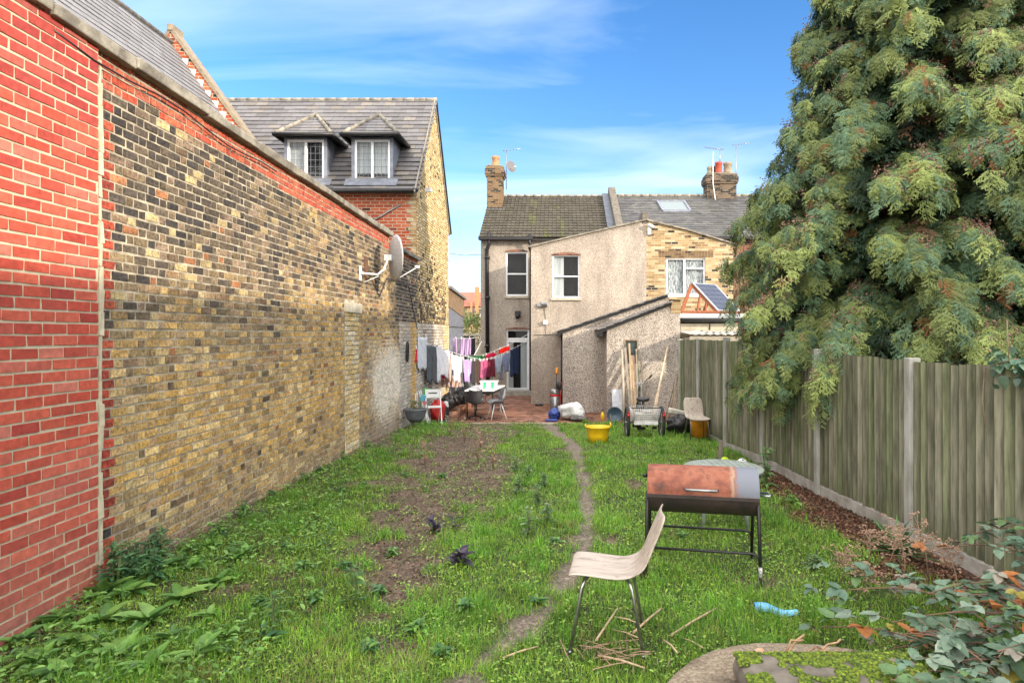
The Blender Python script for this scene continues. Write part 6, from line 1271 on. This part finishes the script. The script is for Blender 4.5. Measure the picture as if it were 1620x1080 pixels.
# ------------------------------------------------------------------ the patio: washing, furniture, bags
b = MB(); b.bb((-3.23, 17.2, -.5), (-2.75, 20.5, -.3)); tag(b.build('patio_step', MT['paving'], bevel=.01), kind='structure')
lineY = lambda x: float(np.interp(x, [655, 663, 700, 735, 765, 821], [14.0, 14.4, 16.2, 18.0, 19.4, 22.0]))
def garment(kind, x0, x1, y0, y1, col, label, Y=None, y0b=None, name='garment', cat='laundry', rough=1):
    Ya = Y or lineY(x0); Yb = (Y or lineY(x1)); n = 26; m = 12; r = random.Random(int(x0 * 7 + y0)); V = []; ph = r.uniform(0, 6)
    y0b = y0 if y0b is None else y0b
    def outline(f):               # bottom (0..1) and top inset by column
        if kind == 'tee': return (1.0 if .18 < f < .82 else .62 + .25 * r.random() * 0)
        if kind == 'shirt': return 1 - .10 * math.sin(f * math.pi) if .15 < f < .85 else .9
        if kind == 'trousers': return .96 + .04 * math.sin(f * 9)
        return 1 - .03 * math.sin(f * 7 + ph)
    top = Vector()
    for i in range(n + 1):
        f = i / n; x = x0 + (x1 - x0) * f; Y_ = Ya + (Yb - Ya) * f; yt = y0 + (y0b - y0) * f + (1.2 * abs(math.sin(f * math.pi * 2)) if kind != 'rect' else .5 * math.sin(f * math.pi) ** 2); yb = yt + (y1 - y0) * outline(f)
        for j in range(m + 1):
            g = j / m; xx = x + (x0 + (x1 - x0) / 2 - x) * (.10 * g if kind in ('tee', 'shirt') else (-.03 * g)); d = (.028 * math.sin(f * 15 + ph + 1.2 * g) + .018 * math.sin(f * 31 + ph * 2)) * (.3 + g) + .05 * math.sin(g * 3 + ph)
            p = P(xx, yt + (yb - yt) * g, Y_); p.y += d; V.append(p)
    F = []
    for i in range(n):
        for j in range(m):
            if kind == 'trousers' and n // 2 - 1 <= i <= n // 2 - 1 and j > m * .35: continue
            F.append((i * (m + 1) + j, (i + 1) * (m + 1) + j, (i + 1) * (m + 1) + j + 1, i * (m + 1) + j + 1))
    o0 = Vector(V[0]); C_ = np.array([col] * len(V)) * (1 + .12 * (np.random.default_rng(3).random((len(V), 1)) - .5))
    o = np_mesh(name, [tuple(v) for v in V], [np.array(F)], MT['cloth'], None, C_, smooth=True, off=o0); o.location = o0; m_ = o.modifiers.new('s', 'SOLIDIFY'); m_.thickness = .006
    tag(o, label, cat, 'washing on the lines'); 
    for f in (.12, .88):
        b = MB(); pp = P(x0 + (x1 - x0) * f, y0 + (y0b - y0) * f, Ya + (Yb - Ya) * f) - o0; b.box(pp + Vector((0, -.02, .01)), (.018, .03, .08)); b.build('clothes_peg', MT['white'], o)
    return o
garment('rect', 652, 660, 550, 572, (.60, .04, .07), 'small red cloth hanging nearest the wall')
garment('shirt', 661, 676, 533, 588, (.58, .60, .64), 'long pale grey shirt hanging highest beside the wall')
garment('trousers', 675, 692, 545, 606, (.09, .105, .12), 'dark grey trousers, leftmost dark garment on the line', y0b=546)
garment('shirt', 691, 712, 548, 594, (.72, .72, .76), 'large white shirt next to the dark grey trousers', y0b=556)
garment('rect', 692, 697, 548, 604, (.66, .67, .72), 'narrow white sleeve-like strip between dark trousers and white shirt')
garment('rect', 696, 705, 590, 603, (.68, .06, .16), 'bright pink top hanging below the white shirt', Y=16.9)
garment('rect', 697, 711, 598, 612, (.50, .36, .31), 'beige cloth hanging under the bright pink top', Y=16.95)
garment('rect', 710, 714, 560, 602, (.55, .38, .33), 'narrow peach cloth between the two pale shirts', y0b=562)
garment('tee', 713.5, 731, 559, 600, (.60, .65, .70), 'pale blue-white tee shirt in the middle of the line', y0b=564)
garment('rect', 715, 729, 596, 612, (.58, .42, .36), 'peach cloth hanging below the pale blue-white tee shirt', Y=17.9)
garment('tee', 732, 746, 567, 602, (.42, .30, .58), 'lilac tee shirt right of the pale blue-white one', y0b=569)
garment('rect', 746, 751, 569, 607, (.05, .05, .055), 'nearly black trousers leg right of the lilac tee shirt')
garment('trousers', 750, 760, 569, 610, (.075, .05, .045), 'dark brown trousers between black and pink washing')
garment('rect', 760, 765, 570, 598, (.50, .13, .25), 'first narrow pink garment beside the dark brown trousers')
garment('rect', 765.3, 771, 569, 596, (.46, .10, .22), 'second narrow pink garment, next to the maroon one')
garment('rect', 770, 778, 569, 597, (.14, .02, .04), 'dark maroon garment right of the pink ones', y0b=567)
garment('rect', 778, 783, 567, 596, (.16, .03, .045), 'narrow maroon garment left of the pale grey tee shirt')
garment('tee', 783, 795, 565, 592, (.34, .40, .50), 'pale blue-grey tee shirt near the glazed door', y0b=561)
garment('tee', 795, 808, 561, 590, (.20, .24, .36), 'slate blue tee shirt next to the navy trousers', y0b=556)
garment('trousers', 807, 821, 553, 597, (.04, .06, .13), 'navy trousers in front of the glazed door', y0b=547)
garment('rect', 684, 690, 590, 616, (.30, .05, .06), 'dark red cloth hanging low behind the dark grey trousers', Y=17.4)
garment('shirt', 700, 712, 560, 608, (.62, .58, .66), 'pale lilac-white shirt behind the large white shirt', Y=17.6)
garment('rect', 729, 733, 566, 612, (.66, .68, .72), 'narrow white strip hanging between the pale blue-white and lilac tee shirts', Y=18.3)
garment('rect', 790, 795, 566, 600, (.28, .30, .36), 'narrow grey cloth behind the two blue tee shirts', Y=21.0)
garment('rect', 738, 768, 563, 569, (.02, .12, .04), 'dark green cloth folded over the rear line', Y=21.2, y0b=562)
garment('rect', 767, 785, 561, 568, (.38, .015, .05), 'crimson cloth folded over the rear line', Y=21.2, y0b=556)
garment('rect', 789, 806, 552, 560, (.66, .02, .015), 'scarlet cloth at the upper end of the rear line', Y=21.2, y0b=546)
garment('rect', 709, 723, 535, 560, (.46, .33, .52), 'left lilac towel high in the gap beside the house', Y=19.4, name='towel')
garment('rect', 728, 745, 535, 562, (.46, .33, .54), 'right lilac towel high in the gap beside the house', Y=19.4, name='towel')
wl_ = thing('washing_line', (-2.8, 18, .8), 'pale washing lines sagging across the patio between wall and house', 'washing line')
b = MB(); b.tube([P(x, y, lineY(x)) for x, y in ((662, 531), (676, 544), (712, 556), (735, 563), (765, 569), (785, 564), (822, 546), (838, 537))], .007, 5); b.build('line', MT['white'], wl_, wl_.location)
b = MB(); b.tube([P(738, 562.5, 21.2), P(766, 561.5, 21.2), P(806, 545, 21.2), P(838, 527, 21.2)], .006, 5); b.tube([P(704, 535, 19.4), P(745, 535, 19.4), P(760, 532, 21.5)], .006, 5); b.tube([P(750, 562, 20.5), P(762, 540, 21.5)], .012, 5); b.build('line', MT['white'], wl_, wl_.location)
b = MB(); b.tube([(-2.62, 18.3, -.2), (-2.64, 18.3, 1.2)], .02, 6); b.build('prop', MT['steel'], wl_, wl_.location)

# table, tub, chairs
tt = thing('patio_table', (-2.05, 17.9, -.5), 'white rectangular patio table with black metal legs', 'table')
q = [P(735, 619, 17.2), P(781, 618.5, 17.2), P(799, 609, 18.9), P(752, 609, 18.9)]; z = .237
b = MB(); b.add([(v.x, v.y, z) for v in q] + [(v.x, v.y, z + .03) for v in q], [(3, 2, 1, 0), (4, 5, 6, 7), (0, 1, 5, 4), (1, 2, 6, 5), (2, 3, 7, 6), (3, 0, 4, 7)]); b.build('table_top', MT['upvc'], tt, tt.location)
c4 = sum(q, Vector()) / 4
for v in q: w = v.lerp(c4, .12); b = MB(); b.tube([(w.x, w.y, z), (w.x, w.y, -.5)], .02, 8); b.build('leg', MT['blackmetal'], tt, tt.location)
b = MB(); 
for i in range(4): w, w2 = q[i].lerp(c4, .12), q[(i + 1) % 4].lerp(c4, .12); b.bar((w.x, w.y, z - .05), (w2.x, w2.y, z - .05), .03, .06)
b.build('apron', MT['blackmetal'], tt, tt.location)
lb_ = thing('laundry_tub', (px(774, 17.9), 17.9, z + .03), 'translucent white tub with bright green stripes on the patio table', 'tub'); k_ = .0179
b = MB(); b.prism([(-11 * k_, 0), (11 * k_, 0), (13.5 * k_, 10 * k_), (-13.5 * k_, 10 * k_)], -.17, .17, 'y'); b.bb((-14.3 * k_, -.2, 10 * k_), (14.3 * k_, .2, 11.6 * k_)); b.build('tub', MT['white'], lb_, bevel=.012)
b = MB(); 
for x in (-8.5, 3.8): b.prism([(x * k_, .01), ((x + 4.3) * k_, .01), ((x + 4.8) * k_, 9.6 * k_), ((x + .3) * k_, 9.6 * k_)], -.174, -.168, 'y')
b.build('stripe', sm('green_stripe', (.05, .60, .22), .4), lb_)
b = MB(); b.lathe([(.05, 0), (.055, .1), (.05, .11)], (0, 0, 0), 14); o = b.build('white_mug', MT['white']); o.location = (px(761, 17.6), 17.6, z + .03); tag(o, 'small white pot beside the striped tub on the table', 'pot')
b = MB(); b.box((0, 0, .008), (.2, .13, .016), rz=.2); o = b.build('notebook', MT['dkgrey'] if 'dkgrey' in MT else MT['steel']); o.location = (px(760, 17.35), 17.35, z + .03); tag(o, 'flat grey booklet lying near the front edge of the table', 'booklet')
MT['shell'] = sm('grey_shell_plastic', (.19, .20, .22), .45); MT['shellblack'] = sm('black_shell_plastic', (.035, .035, .04), .5)
def shell_chair(x, y, z, rz, mat, label, legs):
    t = thing('shell_chair', (x, y, z), label, 'chair', None, rz); V = []; nu, nv = 12, 14
    for i in range(nu + 1):
        f = i / nu; py_, pz_ = [(-.22, .44), (-.20, .45), (-.12, .435), (-.02, .425), (.08, .425), (.14, .44), (.185, .49), (.205, .55), (.22, .62), (.235, .69), (.245, .75), (.25, .79), (.252, .80)][i]
        for j in range(nv + 1):
            s = -1 + 2 * j / nv; hw = .22 if f < .5 else .22 - .06 * (f - .5) * 2; side = abs(s) ** 2.2; V.append((s * hw, py_ - side * (.10 if f > .45 else 0) * (1 if f < .9 else .8), pz_ + side * (.10 if .15 < f < .62 else .03)))
    b = MB(); b.add(V, [(i * (nv + 1) + j, i * (nv + 1) + j + 1, (i + 1) * (nv + 1) + j + 1, (i + 1) * (nv + 1) + j) for i in range(nu) for j in range(nv)], True); b.build('shell', mat, t, solid=.012)
    if legs == 'wood':
        for sx in (-1, 1):
            for sy in (-1, 1): b = MB(); b.tube([(sx * .10, sy * .10, .42), (sx * .22, sy * .22, 0)], [.018, .012], 8); b.build('leg', MT['white'], t)
        b = MB(); b.tube([(-.12, -.12, .38), (.12, .12, .38)], .008, 5); b.tube([(-.12, .12, .38), (.12, -.12, .38)], .008, 5); b.build('brace', MT['blackmetal'], t)
    else:
        b = MB(); b.tube([(0, 0, .42), (0, 0, .1)], .025, 10); b.build('column', MT['blackmetal'], t)
        for k in range(5):
            a = k * 2 * math.pi / 5 + .3; b = MB(); b.tube([(0, 0, .12), (.26 * math.cos(a), .26 * math.sin(a), .07)], .018, 6); lg = b.build('leg', MT['blackmetal'], t); b = MB(); b.lathe([(0, -.015), (.03, -.012), (.03, .012), (0, .015)], (.26 * math.cos(a), .26 * math.sin(a), .03), 10, Matrix.Rotation(rad(90), 3, 'X')); b.build('castor', MT['black'], lg)
        for s in (-1, 1): b = MB(); b.tube([(s * .2, .08, .45), (s * .27, .05, .48), (s * .27, .05, .66), (s * .27, -.18, .66)], .014, 6); b.build('armrest', MT['blackmetal'], t)
    return t
shell_chair(px(786, 17.0), 17.0, -.5, rad(-68), MT['shell'], 'grey shell chair with splayed white legs at the table end', 'wood')
shell_chair(px(752, 16.9), 16.9, -.5, rad(190), MT['shellblack'], 'black swivel chair on castors in front of the table', 'star')
# folding chair
fc = thing('folding_chair', (-2.93, 14.72, float(gz(-2.93, 14.7)) + .0), 'white folding chair open at the edge of the paving', 'chair', None, rad(18)); w_ = .155
b = MB(); b.bb((-w_, -.17, .395), (w_, .15, .42)); b.build('seat', MT['white'], fc, bevel=.008)
b = MB(); b.bb((-w_, .16, .60), (w_, .175, .80)); 
b.build('backrest', MT['white'], fc, bevel=.004)
b = MB(); b.bb((-.10, .155, .70), (.10, .160, .725)); b.build('slot', MT['dark'], fc)
for s in (-1, 1):
    b = MB(); b.bar((s * (w_ + .012), .17, .80), (s * (w_ + .012), -.20, 0), .02, .028); b.build('leg', MT['white'], fc); b = MB(); b.bar((s * (w_ - .012), -.12, .40), (s * (w_ - .012), .24, 0), .02, .028); b.build('leg', MT['white'], fc)
# clothes airer leaning on the wall
ar = thing('clothes_airer', (-3.12, 13.95, float(gz(-3.1, 13.9))), 'narrow white folding airer leaning on the pale wall', 'clothes airer'); b = MB()
for s in (0, .17): b.bar((.02, s * 1.0, .72), (.22, s, .0), .014, .02)
for s in (0, .17): b.bar((-.06, s, .66), (-.04, s, .02), .014, .02)
for k in range(9): f = .08 + k * .1; b.tube([(.02 + .2 * f, 0, .72 - .72 * f), (.02 + .2 * f, .17, .72 - .72 * f)], .006, 5)
b.build('frame', MT['white'], ar)
b = MB(); b.box((.10, .05, .56), (.09, .14, .12), ry=.3); b.build('cloth', sm('turquoise_cloth', (.10, .42, .55), .9), ar); b = MB(); b.box((.12, .06, .44), (.08, .13, .09), ry=.3); b.build('cloth', sm('pink_cloth', (.62, .22, .28), .9), ar)
# pot
po = thing('plant_pot', P(657, 667, 13.05), 'dark grey ribbed bowl planter with straggly plants by the wall', 'planter'); po.location.x = -2.97; k_ = .01305
prof = [(9 * k_, 0), (13 * k_, 5 * k_)]
for i in range(6): prof += [((14 + i * .55) * k_ + .004, (6.5 + i * 2) * k_), ((14.2 + i * .55) * k_ - .003, (7.6 + i * 2) * k_)]
prof += [(18.2 * k_, 19 * k_), (18.2 * k_, 21 * k_), (16.5 * k_, 21 * k_), (15 * k_, 17 * k_), (0, 17 * k_)]
b = MB(); b.lathe(prof, (0, 0, 0), 32); b.build('pot', sm('dark_grey_plastic', (.12, .13, .15), .5), po)
r = np.random.default_rng(2); n = 90; T, F = leaf_T(4, .3, .2, .3); V, FF, CC = scatter(T, F, place(n, r.uniform(0, 6.28, n), r.uniform(-.2, 1.3, n), r.uniform(-.3, .3, n), r.uniform(.05, .12, n)), np.stack([r.normal(0, .08, n), r.normal(0, .08, n), 18 * k_ + r.uniform(0, .18, n)], -1), pal([(.14, .20, .08), (.25, .22, .12), (.10, .16, .06)], n, r)); np_mesh('plants', V, FF, MT['leaf'], po, CC)
# bags heaped behind the washing
blob('red_bag', (-3.0, 15.6, float(gz(-3.0, 15.6)) + .1), (.17, .17, .30), sm('red_bag', (.55, .02, .02), .45, bump=.4, bd=.02), 'bulging red bag behind the white folding chair', 'bag', None, 31)
b = MB(); b.box((0, 0, 0), (.26, .03, .14), ry=.15); o = b.build('green_folder', sm('bright_green_card', (.10, .50, .08), .5)); o.location = P(676, 619, 15.0); tag(o, 'bright green card lying on the red bag', 'card')
garment('trousers', 667, 675.5, 586, 611, (.03, .10, .28), 'short blue jeans hanging low behind the dark grey trousers', Y=15.6)
for k, (x, Y, s, lb) in enumerate([(692, 16.3, (.16, .2, .24), 'black sack nearest the white folding chair'), (703, 17.1, (.2, .2, .22), 'black sack below the white shirt, second of the row'), (716, 17.6, (.2, .2, .20), 'black sack in the middle of the row along the wall'), (727, 18.2, (.22, .2, .22), 'large black sack below the peach cloth'), (738, 18.9, (.2, .2, .16), 'low black sack at the table end of the row')]):
    blob('rubbish_sack', (max(px(x, Y), -3.0), Y, -.22 if Y > 16.5 else -.45), s, MT['binbag'], lb, 'sack', 'black sacks along the wall', 40 + k, amp=.3)
blob('pale_bag', (px(706, 16.6), 16.45, -.18), (.09, .07, .13), MT['sheet'], 'small pale grey bag in front of the black sacks', 'bag', None, 51)
blob('covered_barbecue', (px(742, 18.6), 18.9, -.2), (.25, .22, .36), sm('grey_cover', (.13, .14, .15), .5, bump=.3, bd=.02), 'grey fabric cover over a hump behind the patio table', 'cover', None, 52, amp=.2)
# oval ornament on the wall
orn = thing('wall_ornament', (-3.22, 13.32, pz(556, 13.32)), 'black oval cast ornament hanging on the pale brick wall', 'ornament'); b = MB()
b.tube([(.02, .085 * math.cos(a), .20 * math.sin(a)) for a in [2 * math.pi * k / 24 for k in range(24)]], .018, 6, closed=True)
for z in (-.1, 0, .1): b.tube([(.02, .04 * math.cos(a), z + .045 * math.sin(a)) for a in [2 * math.pi * k / 12 for k in range(12)]], .01, 5, closed=True)
b.build('casting', MT['blackmetal'], orn)
b = MB(); b.box((0, 0, 0), (.015, .16, .38)); o = b.build('vent_plate', sm('rusty_plate', (.16, .08, .05), .8)); o.location = (-3.225, px(1, 1) * 0 + 10.55, pz(424, 10.55)); tag(o, 'small rusty plate on the wall behind the dish bracket', 'plate')
b = MB(); b.tube([(-3.22, 10.9, pz(445, 10.9)), (-3.22, 11.3, pz(470, 11.3)), (-3.22, 11.8, pz(440, 11.8)), (-3.22, 13.5, pz(445, 13.5) - .1), (-3.215, 14.3, pz(520, 14.3))], .008, 5); tag(b.build('dish_cable', MT['black']), 'black cable sagging along the wall below the dish', 'cable')
# bush in the gap, flowers at the patio edge
def bush(name, c, s, n, cols, label, cat, seed, ls=(.06, .12)):
    r = np.random.default_rng(seed); d = r.normal(0, 1, (n, 3)); d /= np.linalg.norm(d, axis=1)[:, None]; rr = r.uniform(.45, 1, (n, 1)) ** .6 * (.75 + .5 * vnoise(d[:, 0] * 3, d[:, 1] * 3 + d[:, 2] * 2, seed))[:, None]
    T, F = leaf_T(3, .5, .2, .3); t = thing(name, c, label, cat); V, FF, CC = scatter(T, F, place(n, r.uniform(0, 6.28, n), r.uniform(-1, 1, n), r.uniform(-1, 1, n), r.uniform(*ls, n)), d * rr * np.array(s) + np.array((0, 0, s[2])), pal(cols, n, r)); np_mesh('leaves', V, FF, MT['leaf'], t, CC); b = MB(); b.tube([(0, 0, -.1), (.02, 0, s[2])], [.04, .02], 6); b.build('stem', MT['bark'], t); return t
bush('garden_bush', (-4.4, 32, 0), (1.2, 1, 1.55), 5200, [(.22, .30, .06), (.30, .38, .10), (.14, .22, .05), (.35, .36, .22)], 'sunlit yellow-green bush beyond the balustrade in the gap', 'bush', 3, (.07, .15))
for k, x in enumerate((682, 700)): p = P(x, 664, 16.0); p.z = -.48; bush('flowering_plant', p, (.16, .12, .13), 260, [(.10, .16, .07), (.08, .13, .05), (.6, .6, .58)], ['small white-flowered plant at the left end of the paving edge', 'greyish small plant right of the white-flowered one'][k], 'plant', 20 + k, (.03, .06))
